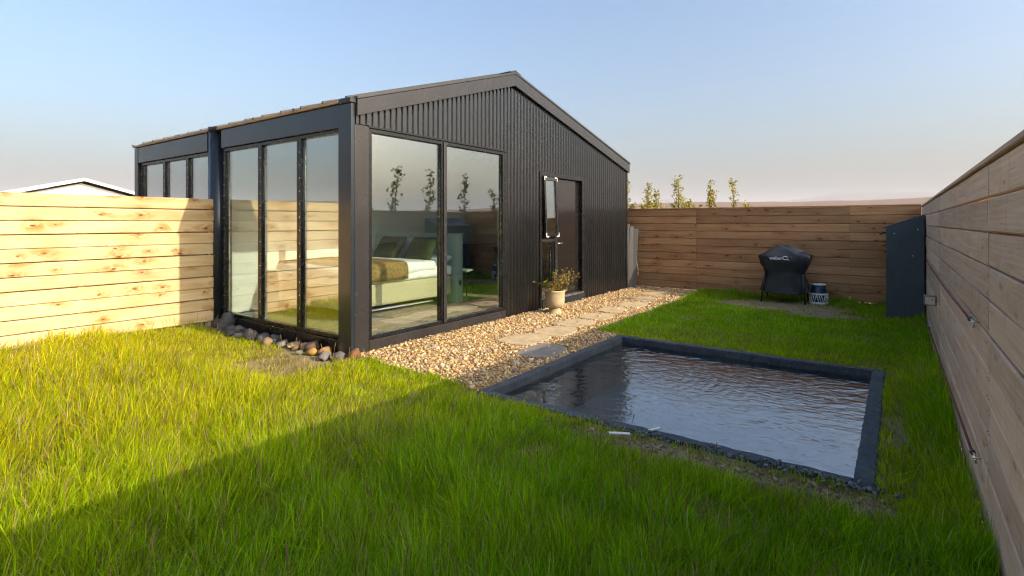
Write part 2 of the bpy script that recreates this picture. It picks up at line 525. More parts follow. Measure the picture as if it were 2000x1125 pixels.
# ------------------------------------------------------------------ the cabin
W, D = 7.34, 6.17
EL, ER, PK, PXK = 2.86, 2.79, 3.815, 3.0
def roofz(x): return EL + (PK - EL) * x / PXK if x < PXK else PK + (ER - PK) * (x - PXK) / (W - PXK)
cabin = empty("cabin", (0, 0, 0), "black corrugated steel cabin with pitched roof and tall glass corner", "cabin")

def corrugated(name, x0, x1, zb, top_off=0.10):
    pitch, dep = 0.09, 0.020
    # trapezoidal profile: crest, flank, valley, flank
    prof = [(0.0, 0.0), (0.36, 0.0), (0.50, 1.0), (0.86, 1.0)]
    k = math.floor(x0 / pitch) - 1
    xs = []
    while k * pitch < x1 + pitch:
        xs += [((k + f) * pitch, d) for f, d in prof]; k += 1
    def dat(x):
        f = (x / pitch) % 1
        for (f0, d0), (f1, d1) in zip(prof, prof[1:] + [(1.0, 0.0)]):
            if f0 <= f <= f1: return d0 + (d1 - d0) * (f - f0) / (f1 - f0)
        return 0.0
    xs = [x for x, d in xs if x0 + 0.002 < x < x1 - 0.002] + [x0, x1]
    if x0 < PXK < x1: xs.append(PXK)
    xs = sorted(xs)
    vs, fs = [], []
    n = len(xs)
    for back in (0, 1):
        for x in xs:
            y = -0.030 + dep * dat(x) + 0.003 * back
            vs += [(x, y, zb), (x, y, roofz(x) - top_off)]
        for i in range(n - 1):
            a = 2 * (i + back * n)
            fs.append((a, a + 2, a + 3, a + 1) if not back else (a, a + 1, a + 3, a + 2))
    me = mesh_from(vs, fs)
    return link(name, me, M['clad'], cabin)
corrugated("cladding_sheet", 0.03, 2.865, 2.615)
corrugated("cladding_sheet", 2.865, 3.775, 0.02)
corrugated("cladding_sheet", 3.775, 5.335, 2.375)
corrugated("cladding_sheet", 5.335, 7.30, 0.02)

# screws that hold the sheets, in rows
bm = bmesh.new()
for x in np.arange(0.07, 7.3, 0.18):
    for z in (0.35, 0.95, 1.55, 2.10, 2.66, 3.0, 3.3):
        if x < 2.87 and z < 2.62: continue
        if 3.77 < x < 5.34 and z < 2.4: continue
        if z > roofz(x) - 0.25: continue
        px = (math.floor(x / 0.09) + 0.18) * 0.09
        add_box(bm, px - 0.006, px + 0.006, -0.0345, -0.0301, z - 0.006, z + 0.006)
tag(link("screws", bm_mesh(bm), M['fascia'], cabin), kind='stuff')

# inner wall build-up behind the sheets, with the openings left free
def wallbox(x0, x1, z0, z1=None, nm="wall"):
    pts = [(x0, z0), (x1, z0)]
    if z1 is None:
        pts += [(x1, roofz(x1) - 0.16)]
        if x0 < PXK < x1: pts += [(PXK, PK - 0.16)]
        pts += [(x0, roofz(x0) - 0.16)]
    else: pts += [(x1, z1), (x0, z1)]
    return prism(nm, pts, 0.002, 0.16, M['wall_white'], cabin, bev=0)
wallbox(0.06, 2.86, 2.61)
wallbox(2.862, 3.775, 0.02)
wallbox(3.777, 5.333, 2.37)
wallbox(5.335, 7.18, 0.02)
prism("wall", [(0.165, 0.02), (D - 0.16, 0.02), (D - 0.16, ER - 0.2), (0.165, ER - 0.2)], W - 0.16, W - 0.02, M['clad'], cabin, axis='x', bev=0)
prism("wall", [(0.0, 0.02), (W, 0.02), (W, ER - 0.12), (PXK, PK - 0.12), (0.0, EL - 0.12)], D - 0.14, D, M['clad'], cabin, bev=0)
prism("partition_wall", [(0.12, 0.15), (W - 0.17, 0.15), (W - 0.17, roofz(W - 0.17) - 0.18), (PXK, PK - 0.18), (0.12, roofz(0.12) - 0.18)], 3.10, 3.26, M['wall_white'], cabin, bev=0)

# corner trims
box("corner_trim", W - 0.035, W + 0.02, -0.04, 0.16, 0.02, ER - 0.09, M['clad'], cabin, 0.004)
# corner post: two faces of folded sheet
box("corner_post", 0.002, 0.197, -0.045, 0.115, 0.0, 2.60, M['fascia'], cabin, 0.006)
box("corner_post", -0.05, -0.001, -0.046, 0.188, 0.0, EL - 0.03, M['navy'], cabin, 0.005)

# gable fascia boards
def barge(xa, za, xb, zb):
    h = 0.185
    pts = [(xa, za - h), (xb, zb - h), (xb, zb), (xa, za)]
    return prism("bargeboard", pts, -0.085, -0.036, M['fascia'], cabin, bev=0.004)
barge(0.005, EL + 0.015, PXK - 0.001, PK + 0.015)
barge(PXK + 0.001, PK + 0.015, W + 0.03, ER + 0.01)
# roof slabs with standing ribs
def roofslab(xa, za, xb, zb):
    bm = bmesh.new()
    n = 12
    t = 0.03
    pts = [(xa, za), (xb, zb), (xb, zb + t), (xa, za + t)]
    a = [bm.verts.new((x, -0.095, z + 0.018)) for x, z in pts]; b = [bm.verts.new((x, D + 0.05, z + 0.018)) for x, z in pts]
    bm.faces.new(a); bm.faces.new(b[::-1])
    for i in range(4): bm.faces.new((a[i], a[(i + 1) % 4], b[(i + 1) % 4], b[i]))
    o = link("roof", bm_mesh(bm), M['roof'], cabin)
    bm = bmesh.new()
    y = 0.1
    while y < D:
        v = [bm.verts.new(q) for q in ((xa, y, za + 0.046), (xb, y, zb + 0.046), (xb, y + 0.03, zb + 0.046), (xa, y + 0.03, za + 0.046),
                                       (xa, y, za + 0.075), (xb, y, zb + 0.075), (xb, y + 0.03, zb + 0.075), (xa, y + 0.03, za + 0.075))]
        for f in ((0, 3, 2, 1), (4, 5, 6, 7), (0, 1, 5, 4), (1, 2, 6, 5), (2, 3, 7, 6), (3, 0, 4, 7)): bm.faces.new([v[i] for i in f])
        y += 0.45
    r = link("rib", bm_mesh(bm), M['roof'], o)
roofslab(0.0, EL, PXK - 0.0005, PK)
roofslab(PXK + 0.0005, PK, W + 0.05, ER)
prism("ridge_cap", [(PXK - 0.14, PK + 0.012), (PXK, PK + 0.058), (PXK + 0.14, PK + 0.02), (PXK + 0.14, PK + 0.035), (PXK, PK + 0.075), (PXK - 0.14, PK + 0.03)], -0.09, D + 0.06, M['roof'], cabin, bev=0)
# ceiling and rafters
for (xa, xb) in ((0.13, PXK), (PXK, W - 0.17)):
    prism("ceiling_panel", [(xa, roofz(xa) - 0.10), (xb, roofz(xb) - 0.10), (xb, roofz(xb) - 0.06), (xa, roofz(xa) - 0.06)], 0.17, D - 0.15, M['ceiling'], cabin, bev=0)
for y in (0.62, 1.22, 1.82, 2.42, 3.9, 4.6, 5.3):
    prism("rafter", [(0.13, roofz(0.13) - 0.26), (PXK - 0.01, PK - 0.26), (PXK - 0.01, PK - 0.103), (0.13, roofz(0.13) - 0.103)], y - 0.045, y + 0.045, M['white_paint'], cabin)

# long glazed side (plane x = 0)
box("fascia_beam", -0.045, 0.10, 0.192, 2.955, 2.575, EL - 0.02, M['navy'], cabin, 0.005)
box("fascia_beam", -0.045, 0.10, 3.385, 6.03, 2.565, EL - 0.02, M['navy'], cabin, 0.005)
box("end_post", -0.05, 0.10, 6.035, 6.19, 0.0, EL - 0.02, M['navy'], cabin, 0.005)
box("sill_beam", -0.04, 0.10, 0.192, 2.955, 0.0, 0.165, M['frame'], cabin, 0.004)
box("sill_beam", -0.04, 0.10, 3.385, 6.03, 0.0, 0.165, M['frame'], cabin, 0.004)
# rounded column casing between the two window bands
col = lathe("round_column", [(0.12, 0.0), (0.12, EL - 0.03)], M['navy'], cabin, 36)
col.location = (0.01, 3.17, 0)
cc = lathe("column_cap", [(0.128, EL - 0.029), (0.128, EL + 0.035)], M['black_plastic'], cabin, 36); cc.location = (0.01, 3.17, 0)
box("column_backing", 0.02, 0.115, 2.957, 3.383, 0.0, EL - 0.03, M['navy'], cabin, 0.004)
# tan eave trim in overlapping lengths
yy = [0.16, 1.05, 2.0, 3.03, 3.31, 4.3, 5.3, 6.2]
box("eave_cap", -0.07, 0.03, -0.06, 0.155, EL - 0.028, EL + 0.03, M['black_plastic'], cabin, 0.006)
for i in range(len(yy) - 1):
    if i == 3: continue
    prism("eave_trim", [(-0.075, EL - 0.018), (0.02, EL - 0.005), (0.02, EL + 0.04), (-0.08, EL + 0.012 + 0.004 * (i % 2))], yy[i] + 0.004, yy[i + 1] - 0.004, M['eave'], cabin, bev=0.003)
    box("trim_clip", -0.088, -0.02, yy[i + 1] - 0.03, yy[i + 1] + 0.012, EL + 0.018, EL + 0.036, M['black_plastic'], cabin, 0.003)

def window_x(y0, y1, z0, z1, first=True):
    """fixed light in the plane x = 0"""
    w = box("window_frame", -0.012, 0.07, y0, y0 + 0.045, z0, z1, M['frame'], cabin, 0.004)
    box("stile", -0.012, 0.07, y1 - 0.045, y1, z0, z1, M['frame'], w, 0.004)
    box("head", -0.012, 0.07, y0 + 0.046, y1 - 0.046, z1 - 0.045, z1, M['frame'], w, 0.004)
    box("bottom_rail", -0.012, 0.07, y0 + 0.046, y1 - 0.046, z0, z0 + 0.045, M['frame'], w, 0.004)
    box("pane", 0.024, 0.034, y0 + 0.046, y1 - 0.046, z0 + 0.046, z1 - 0.046, M['glass'], w, 0)
    # bright spacer bar between the two sheets of glass
    box("spacer_bar", 0.036, 0.050, y1 - 0.060, y1 - 0.0465, z0 + 0.047, z1 - 0.047, M['steel'], w, 0)
    bm = bmesh.new()
    z = z0 + 0.12
    while z < z1 - 0.1:
        add_box(bm, -0.017, -0.0125, y1 - 0.027, y1 - 0.015, z - 0.006, z + 0.006); z += 0.16
    link("rivets", bm_mesh(bm), M['steel'], w)
for a, b in ((0.195, 1.035), (1.037, 1.955), (1.957, 2.95)): window_x(a, b, 0.168, 2.572)
for a, b in ((3.39, 4.143), (4.145, 5.015), (5.017, 6.02)): window_x(a, b, 0.168, 2.56)

# glazed gable front (plane y = 0)
def window_y(x0, x1, z0, z1):
    w = box("window_frame", x0, x0 + 0.05, -0.03, 0.06, z0, z1, M['frame'], cabin, 0.004)
    box("stile", x1 - 0.05, x1, -0.03, 0.06, z0, z1, M['frame'], w, 0.004)
    box("head", x0 + 0.051, x1 - 0.051, -0.03, 0.06, z1 - 0.045, z1, M['frame'], w, 0.004)
    box("bottom_rail", x0 + 0.051, x1 - 0.051, -0.03, 0.06, z0, z0 + 0.045, M['frame'], w, 0.004)
    box("pane", x0 + 0.051, x1 - 0.051, 0.010, 0.020, z0 + 0.046, z1 - 0.046, M['glass'], w, 0)
window_y(0.20, 1.452, 0.155, 2.585)
window_y(1.455, 2.80, 0.155, 2.585)
box("mullion_cover", 1.428, 1.482, -0.048, -0.031, 0.165, 2.575, M['fascia'], cabin, 0.003)
box("reveal", 2.803, 2.862, -0.034, 0.10, 0.0, 2.60, M['frame'], cabin, 0.003)
box("drip_flashing", 0.198, 2.862, -0.045, 0.05, 2.588, 2.612, M['frame'], cabin, 0.003)
box("plinth", 0.198, 2.802, -0.05, 0.10, 0.0, 0.152, M['fascia'], cabin, 0.004)

# floor: boards on a slab
box("floor", 0.105, W - 0.165, 0.105, D - 0.145, 0.0, 0.13, M['kitchen'], cabin, 0)
flo = [o for o in cabin.children if o.name.startswith("floor")][0]
fy = 0.108; k = 0
fm = plank_mesh(3.48, 0.15, 0.018, 5); fm.materials.append(M['floor_wood'])
while fy < 3.0:
    for j in range(2):
        o = link("floorboard", fm, None, flo, (1.86 + j * 3.485, fy + 0.076, 0.1405))
        o.rotation_euler = (-math.pi / 2, 0, 0)
    fy += 0.153
# half-height wall behind the bed
hw = box("half_wall", 2.86, 3.01, 1.02, 3.095, 0.155, 1.32, M['sage'], cabin, 0.006)
box("socket", 2.90, 2.97, 1.009, 1.019, 0.45, 0.53, M['black_plastic'], hw, 0.003)

# door unit
dj = box("door_frame", 5.245, 5.335, -0.045, 0.12, 0.16, 2.372, M['frame'], cabin, 0.004)
box("head", 3.777, 5.243, -0.045, 0.12, 2.295, 2.372, M['frame'], dj, 0.004)
box("jamb", 3.777, 3.835, -0.045, 0.12, 0.0, 2.293, M['frame'], dj, 0.004)
box("jamb", 4.262, 4.335, -0.045, 0.12, 0.16, 2.293, M['fascia'], dj, 0.004)
box("transom", 3.837, 4.260, -0.04, 0.10, 1.17, 1.235, M['fascia'], dj, 0.004)
door = box("door", 4.338, 5.242, 0.035, 0.085, 0.20, 2.290, M['door'], cabin, 0.004)
box("door_panel_trim", 4.40, 4.415, 0.028, 0.0345, 0.30, 2.2, M['door'], door, 0.002)
h = tube("handle", [(4.41, 0.034, 1.13), (4.41, -0.012, 1.13), (4.43, -0.02, 1.13), (4.54, -0.02, 1.13)], 0.010, M['steel'], door)
box("threshold", 4.30, 5.26, -0.075, 0.033, 0.158, 0.192, M['steel'], cabin, 0.004)
box("door_step", 3.84, 5.33, -0.055, 0.10, 0.0, 0.155, M['navy'], cabin, 0.004)
sl_ = box("sidelight", 3.837, 3.870, -0.02, 0.06, 0.16, 1.168, M['frame'], cabin, 0.003)
box("stile", 4.215, 4.260, -0.02, 0.06, 0.16, 1.168, M['frame'], sl_, 0.003)
box("stile", 4.206, 4.2145, -0.024, 0.03, 0.16, 1.168, M['frame'], sl_, 0.002)
box("pane", 3.871, 4.205, 0.015, 0.023, 0.162, 1.166, M['glass'], sl_, 0)
# open top-hung vent: sash pivots at its head, foot pushed outwards
vent = bpy.data.objects.new("vent_window", None); COL.objects.link(vent); vent.parent = cabin
vent.location = (4.05, -0.05, 2.285); vent.rotation_euler = (math.radians(-2.4), 0, 0); vent.empty_display_size = 0.1
VH = 1.03
box("sash_stile", -0.205, -0.160, -0.03, 0.02, -VH, 0, M['frame'], vent, 0.004)
box("sash_stile", 0.160, 0.205, -0.03, 0.02, -VH, 0, M['frame'], vent, 0.004)
box("sash_rail", -0.159, 0.159, -0.03, 0.02, -0.06, 0, M['fascia'], vent, 0.004)
box("sash_rail", -0.159, 0.159, -0.03, 0.02, -VH, -VH + 0.05, M['frame'], vent, 0.004)
box("pane", -0.159, 0.159, -0.010, -0.002, -VH + 0.051, -0.061, M['glass'], vent, 0)
for sx in (-1, 1):
    for (z0, z1) in ((-0.06, 0.004), (-VH - 0.004, -VH + 0.07)):
        bm = bmesh.new()
        xa, xb = sorted((sx * 0.208, sx * 0.194)); add_box(bm, xa, xb, -0.036, -0.031, z0, z1)
        zc = z1 - 0.018 if z0 > -0.5 else z0
        xa, xb = sorted((sx * 0.187, sx * 0.13)); add_box(bm, xa, xb, -0.036, -0.031, zc, zc + 0.018)
        link("corner_bracket", bm_mesh(bm), M['white_plastic'], vent)
lock = empty("key_safe", (4.372, 0.028, 1.36), "small white key safe on the black door edge", "key safe")
box("body", -0.045, 0.045, -0.045, 0.005, 0, 0.21, M['white_plastic'], lock, 0.012)
for i in range(4): box("button", -0.018, 0.018, -0.051, -0.0455, 0.03 + 0.042 * i, 0.05 + 0.042 * i, M['black_plastic'], lock, 0.002)
tube("cord", [(0.02, -0.03, 0.002), (0.05, -0.05, -0.07), (0.10, -0.055, -0.15), (0.14, -0.05, -0.19)], 0.004, M['black_plastic'], lock, 5)

# ------------------------------------------------------------------ inside: bed and kitchen corner
def soft_box(name, x0, x1, y0, y1, z0, z1, mat, parent, bev=0.05, wr=0.008, seed=0, cuts=5):
    bm = bmesh.new(); add_box(bm, x0, x1, y0, y1, z0, z1)
    bmesh.ops.bevel(bm, geom=list(bm.edges), offset=bev, segments=3, affect='EDGES', profile=0.5)
    bmesh.ops.subdivide_edges(bm, edges=list(bm.edges), cuts=cuts, use_grid_fill=True)
    bm.normal_update()
    for v in bm.verts:
        n = float(vnoise(np.array(v.co.x * 9 + v.co.z * 4), np.array(v.co.y * 9 - v.co.z * 5), seed))
        v.co += v.normal * wr * n
    return link(name, bm_mesh(bm, smooth=True), mat, parent)
bed = empty("bed", (1.7, 1.9, 0.15), "beige upholstered bed with white bedding behind the gable glass", "bed")
def B(name, x0, x1, y0, y1, z0, z1, mat, **k): return soft_box(name, x0 - 1.7, x1 - 1.7, y0 - 1.9, y1 - 1.9, z0 - 0.15, z1 - 0.15, mat, bed, **k)
B("bed_base", 0.70, 2.82, 1.10, 2.75, 0.30, 0.615, M['linen_beige'], bev=0.03, wr=0.002)
B("mattress", 0.68, 2.84, 1.08, 2.77, 0.618, 0.80, M['linen_white'], bev=0.06, wr=0.004)
B("duvet", 0.66, 2.45, 1.055, 2.79, 0.72, 0.90, M['linen_white'], bev=0.07, wr=0.022, seed=4)
for x in (0.80, 2.7):
    for y in (1.2, 2.6):
        bm = bmesh.new(); add_box(bm, x - 1.74, x - 1.66, y - 1.94, y - 1.86, 0.0, 0.165); link("leg", bm_mesh(bm), M['black_plastic'], bed)
tube("cross_bar", [(0.85 - 1.7, 1.32 - 1.9, 0.06), (2.6 - 1.7, 1.32 - 1.9, 0.06)], 0.018, M['white_plastic'], bed)

def pillow(label, loc, rot, size, mat, group=None, seed=0):
    bm = bmesh.new()
    n = 14
    grid = {}
    for s in (1, -1):
        for i in range(n + 1):
            for j in range(n + 1):
                u, v = 2 * i / n - 1, 2 * j / n - 1
                if s == -1 and (i in (0, n) or j in (0, n)): grid[(s, i, j)] = grid[(1, i, j)]; continue
                e = (max(0, 1 - u ** 4) * max(0, 1 - v ** 4)) ** 0.55
                pin = 1 - 0.06 * (1 - abs(u * v))
                w = float(vnoise(np.array(u * 4 + seed), np.array(v * 4), seed)) * 0.006
                grid[(s, i, j)] = bm.verts.new((u * size[0] / 2 * pin, v * size[1] / 2 * pin, s * (e * size[2] / 2 + w * e)))
        for i in range(n):
            for j in range(n):
                f = [grid[(s, i, j)], grid[(s, i + 1, j)], grid[(s, i + 1, j + 1)], grid[(s, i, j + 1)]]
                bm.faces.new(f if s == 1 else f[::-1])
    o = link("pillow", bm_mesh(bm, smooth=True), mat)
    o.location = loc; o.rotation_euler = rot
    return tag(o, label, "pillow", group)
pillow("plump olive green cushion on the bed nearer the glass", (2.50, 1.50, 1.045), (0, math.radians(-55), 0), (0.52, 0.62, 0.18), M['olive'], seed=1)
pillow("olive green cushion on the bed farther from the glass", (2.50, 2.30, 1.045), (0, math.radians(-55), 0), (0.52, 0.62, 0.18), M['olive'], seed=2)
pillow("pale blue pillow lying at the near head corner of the bed", (2.66, 1.32, 0.885), (0, math.radians(-12), 0.1), (0.36, 0.48, 0.15), M['pale_blue'], seed=3)
pillow("pale blue pillow standing between the olive cushion and the half wall", (2.74, 1.90, 1.03), (0, math.radians(-72), 0), (0.46, 0.62, 0.14), M['pale_blue'], seed=4)
# throw over the foot of the bed
prof = [(1.028, 0.665), (1.026, 0.76), (1.03, 0.85), (1.055, 0.905), (1.13, 0.928), (1.5, 0.932), (2.0, 0.935), (2.5, 0.93), (2.74, 0.925), (2.81, 0.88), (2.82, 0.70)]
vs, fs = [], []
nx = 16
for i in range(nx + 1):
    x = 0.72 + (1.78 - 0.72) * i / nx
    for (y, z) in prof:
        e = 0.012 * float(vnoise(np.array(x * 8), np.array(y * 7), 9))
        vs.append((x, y - abs(e) * (z < 0.9), z + max(e, -0.004)))
for i in range(nx):
    for j in range(len(prof) - 1):
        a = i * len(prof) + j; fs.append((a, a + 1, a + len(prof) + 1, a + len(prof)))
th = link("throw_blanket", mesh_from(vs, fs, smooth=True), M['throw'])
md = th.modifiers.new("thick", 'SOLIDIFY'); md.thickness = 0.012; md.offset = 1
tag(th, "mustard and orange woven throw across the white bed", "blanket")

kit = empty("kitchen_counter", (5.4, 2.75, 0.15), "dark kitchen counter in the shaded back of the cabin", "counter")
box("cabinet", -1.3, 1.3, -0.30, 0.34, 0.0, 0.86, M['kitchen'], kit, 0.004)
box("worktop", -1.33, 1.33, -0.33, 0.345, 0.862, 0.90, M['fascia'], kit, 0.004)
for i in range(4): box("cabinet_door", -1.28 + i * 0.645, -0.66 + i * 0.645, -0.322, -0.302, 0.06, 0.84, M['kitchen'], kit, 0.003)
ket = empty("kettle", (4.75, 2.7, 1.0505), "small grey kettle standing on the dark kitchen counter", "kettle")
lathe("body", [(0.085, 0), (0.09, 0.03), (0.075, 0.15), (0.05, 0.2), (0.012, 0.21), (0.012, 0.235)], M['steel'], ket, 20)
tube("handle", [(0.07, 0, 0.16), (0.13, 0, 0.15), (0.135, 0, 0.06), (0.086, 0, 0.04)], 0.010, M['black_plastic'], ket)
ch = empty("chair", (3.75, 1.75, 0.15), "pale chair in the shade beside the half wall inside the cabin", "chair", rotz=0.4)
box("seat", -0.21, 0.21, -0.2, 0.22, 0.43, 0.47, M['sage'], ch, 0.015)
box("backrest", -0.20, 0.20, 0.20, 0.23, 0.52, 0.86, M['sage'], ch, 0.012)
for x in (-0.18, 0.18):
    tube("leg", [(x * 1.1, -0.2, 0), (x, -0.17, 0.43)], 0.012, M['black_plastic'], ch)
    tube("leg", [(x * 1.1, 0.26, 0), (x, 0.20, 0.43), (x, 0.222, 0.70)], 0.012, M['black_plastic'], ch)

# ------------------------------------------------------------------ plunge pool
t = NT("dark_concrete")
p = t.pos()
big = t.noise(p, 4, 6, 0.65); fine = t.noise(p, 45, 5, 0.7)
c = t.ramp(big, [(0.3, (0.030, 0.040, 0.050)), (0.7, (0.085, 0.10, 0.115))])
c = t.mix(t.ramp(fine, [(0.56, 0), (0.72, 0.6)]), c, (0.22, 0.235, 0.24))
c = t.mix(t.ramp(t.noise(p, 22, 4, 0.7), [(0.30, 0.85), (0.44, 0)]), c, (0.02, 0.024, 0.03))
t.set(col=c, rough=0.8, spec=0.35); t.bump(t.math('ADD', fine, t.noise(p, 14, 4)), 0.6, 0.006)
M['concrete'] = t.m
pool = empty("plunge_pool", (0, 0, 0), "square sunken plunge pool with dark rough concrete rim", "pool")
ZR = 0.022
def rim(x0, x1, y0, y1, seed, rough=0.0025):
    bm = bmesh.new(); add_box(bm, x0, x1, y0, y1, -0.55, ZR)
    bmesh.ops.bevel(bm, geom=[e for e in bm.edges if all(v.co.z > 0 for v in e.verts)], offset=0.008, segments=2, affect='EDGES')
    L = max(x1 - x0, y1 - y0)
    ax = Vector((1, 0, 0)) if x1 - x0 > y1 - y0 else Vector((0, 1, 0))
    for k in range(1, int(L / 0.055)):
        base = Vector((x0, y0, 0)) + ax * (L * k / int(L / 0.055))
        bmesh.ops.bisect_plane(bm, geom=list(bm.verts) + list(bm.edges) + list(bm.faces), plane_co=base, plane_no=ax)
    for v in bm.verts:
        if v.co.z > -0.1:
            r = random.Random(hash((round(v.co.x, 3), round(v.co.y, 3), round(v.co.z, 3), seed)))
            nz = float(vnoise(np.array(v.co.x * 5), np.array(v.co.y * 5), seed))
            v.co += Vector((r.uniform(-rough, rough), r.uniform(-rough, rough), r.uniform(-rough, rough) + nz * rough))
    return link("rim_beam", bm_mesh(bm), M['concrete'], pool)
rim(PX0, PX1, PY1 - RW, PY1, 1)
rim(PX0, PX1, PY0, PY0 + RW, 2, 0.003)
rim(PX1 - RW, PX1, PY0 + RW + 0.001, PY1 - RW - 0.001, 3)
rim(PX0, PX0 + RW, PY0 + RW + 0.001, PY1 - RW - 0.001, 4, 0.006)
t = NT("pool_floor")
p = t.pos()
t.set(col=t.ramp(t.noise(p, 2.5, 5, 0.6), [(0.3, (0.05, 0.095, 0.125)), (0.7, (0.11, 0.17, 0.20))]), rough=0.8)
box("basin_floor", PX0 + 0.01, PX1 - 0.01, PY0 + 0.01, PY1 - 0.01, -0.62, -0.552, t.m, pool, 0)

t = NT("pool_water")
t.t.nodes.remove(t.b)
tr = t.n("ShaderNodeBsdfTransparent"); tr.inputs[0].default_value = (0.55, 0.74, 0.82, 1)
gl = t.n("ShaderNodeBsdfGlossy"); gl.inputs["Roughness"].default_value = 0.03; gl.inputs["Color"].default_value = (1, 1, 1, 1)
fr = t.n("ShaderNodeFresnel"); fr.inputs[0].default_value = 1.38
mx = t.n("ShaderNodeMixShader")
t.l(t.math('MINIMUM', t.math('ADD', fr.outputs[0], 0.20), 1.0), mx.inputs[0]); t.l(tr.outputs[0], mx.inputs[1]); t.l(gl.outputs[0], mx.inputs[2]); t.l(mx.outputs[0], t.out.inputs[0])
p = t.pos()
b = t.n("ShaderNodeBump"); b.inputs["Strength"].default_value = 0.35; b.inputs["Distance"].default_value = 0.012
t.l(t.noise(t.mapping(p, (1.0, 0.55, 1)), 16, 3, 0.5, 0.6), b.inputs["Height"])
t.l(b.outputs[0], gl.inputs["Normal"]); t.l(b.outputs[0], fr.inputs["Normal"])
# the water surface itself is rippled geometry
nxw, nyw = 320, 320
xx = np.linspace(PX0 + RW - 0.02, PX1 - RW + 0.02, nxw); yv = np.linspace(PY0 + RW - 0.02, PY1 - RW + 0.02, nyw)
XX, YY = np.meshgrid(xx, yv)
WZ = np.zeros_like(XX)
rw = np.random.default_rng(5)
gust = np.clip(0.5 + 0.9 * vnoise(XX * 1.9, YY * 1.9, 61), 0.12, 1.3)
R = np.hypot(XX - 1.6, YY + 1.7)                      # a breeze sends short wavelets towards the far right corner
WZ += 0.00065 * np.sin(R * 66 + 1.6 * vnoise(XX * 3, YY * 3, 62) * 2) * np.exp(-((XX - 1.9) / 0.9) ** 2 - ((YY + 3.7) / 0.7) ** 2)
for k in range(46):
    f = rw.uniform(14, 105); a = rw.normal(0.75, 0.55)
    WZ += gust * 0.0062 / f * np.sin(f * (np.cos(a) * XX + np.sin(a) * YY) + rw.uniform(0, 6.28) + 0.9 * np.sin(2.3 * XX + k) + 0.9 * np.sin(2.7 * YY - k))
WZ += -0.055
vs = np.stack([XX, YY, WZ], -1).reshape(-1, 3)
fs = [(j * nxw + i, j * nxw + i + 1, (j + 1) * nxw + i + 1, (j + 1) * nxw + i) for j in range(nyw - 1) for i in range(nxw - 1)]
tag(link("water", mesh_from(vs.tolist(), fs, smooth=True), t.m), kind='structure')

# ------------------------------------------------------------------ bulk meshes by numpy
def np_mesh(name, verts, polys_flat, counts, mat, colors=None, smooth=False, parent=None):
    me = bpy.data.meshes.new(name)
    nv, nl, npf = len(verts), len(polys_flat), len(counts)
    me.vertices.add(nv); me.vertices.foreach_set("co", np.ascontiguousarray(verts, np.float32).ravel())
    me.loops.add(nl); me.loops.foreach_set("vertex_index", np.ascontiguousarray(polys_flat, np.int32))
    me.polygons.add(npf)
    st = np.concatenate([[0], np.cumsum(counts)[:-1]]).astype(np.int32)
    me.polygons.foreach_set("loop_start", st)
    if smooth: me.polygons.foreach_set("use_smooth", np.ones(npf, bool))
    if colors is not None:
        ca = me.color_attributes.new("Col", 'FLOAT_COLOR', 'POINT')
        ca.data.foreach_set("color", np.ascontiguousarray(np.concatenate([colors, np.ones((nv, 1))], 1), np.float32).ravel())
    me.update(calc_edges=True); me.validate()
    return link(name, me, mat, parent)

def attr_mat(name, rough=0.8, translucent=0.0, bumpscale=0, spec=0.3, bend=0.0):
    t = NT(name)
    a = t.n("ShaderNodeAttribute", attribute_name="Col")
    t.set(col=a.outputs["Color"], rough=rough, spec=spec)
    if bumpscale: t.bump(t.noise(t.pos(), bumpscale, 4, 0.6), 0.5, 0.004)
    if bend:                                  # blades are folded and twisted: on average they catch the sky
        vm = t.n("ShaderNodeVectorMath", operation='SCALE'); vm.inputs[3].default_value = 1 - bend
        t.l(t.n("ShaderNodeNewGeometry").outputs["Normal"], vm.inputs[0])
        va = t.n("ShaderNodeVectorMath", operation='ADD'); va.inputs[1].default_value = (0, 0, bend); t.l(vm.outputs[0], va.inputs[0])
        vn = t.n("ShaderNodeVectorMath", operation='NORMALIZE'); t.l(va.outputs[0], vn.inputs[0]); t.l(vn.outputs[0], t.b.inputs["Normal"])
    if translucent:
        tl = t.n("ShaderNodeBsdfTranslucent")
        t.l(t.mix(1.0, a.outputs["Color"], (1.25, 1.2, 0.5), 'MULTIPLY'), tl.inputs[0])
        mx = t.n("ShaderNodeMixShader"); mx.inputs[0].default_value = translucent
        t.l(t.b.outputs[0], mx.inputs[1]); t.l(tl.outputs[0], mx.inputs[2]); t.l(mx.outputs[0], t.out.inputs[0])
    return t.m
M['grass'] = attr_mat("grass_blades", 0.7, 0.5, spec=0.05, bend=0.5)
M['leaf'] = attr_mat("leaves", 0.5, 0.4)
M['pebble'] = attr_mat("pebbles", 0.75, bumpscale=90)
M['rock'] = attr_mat("rocks", 0.85, bumpscale=40)

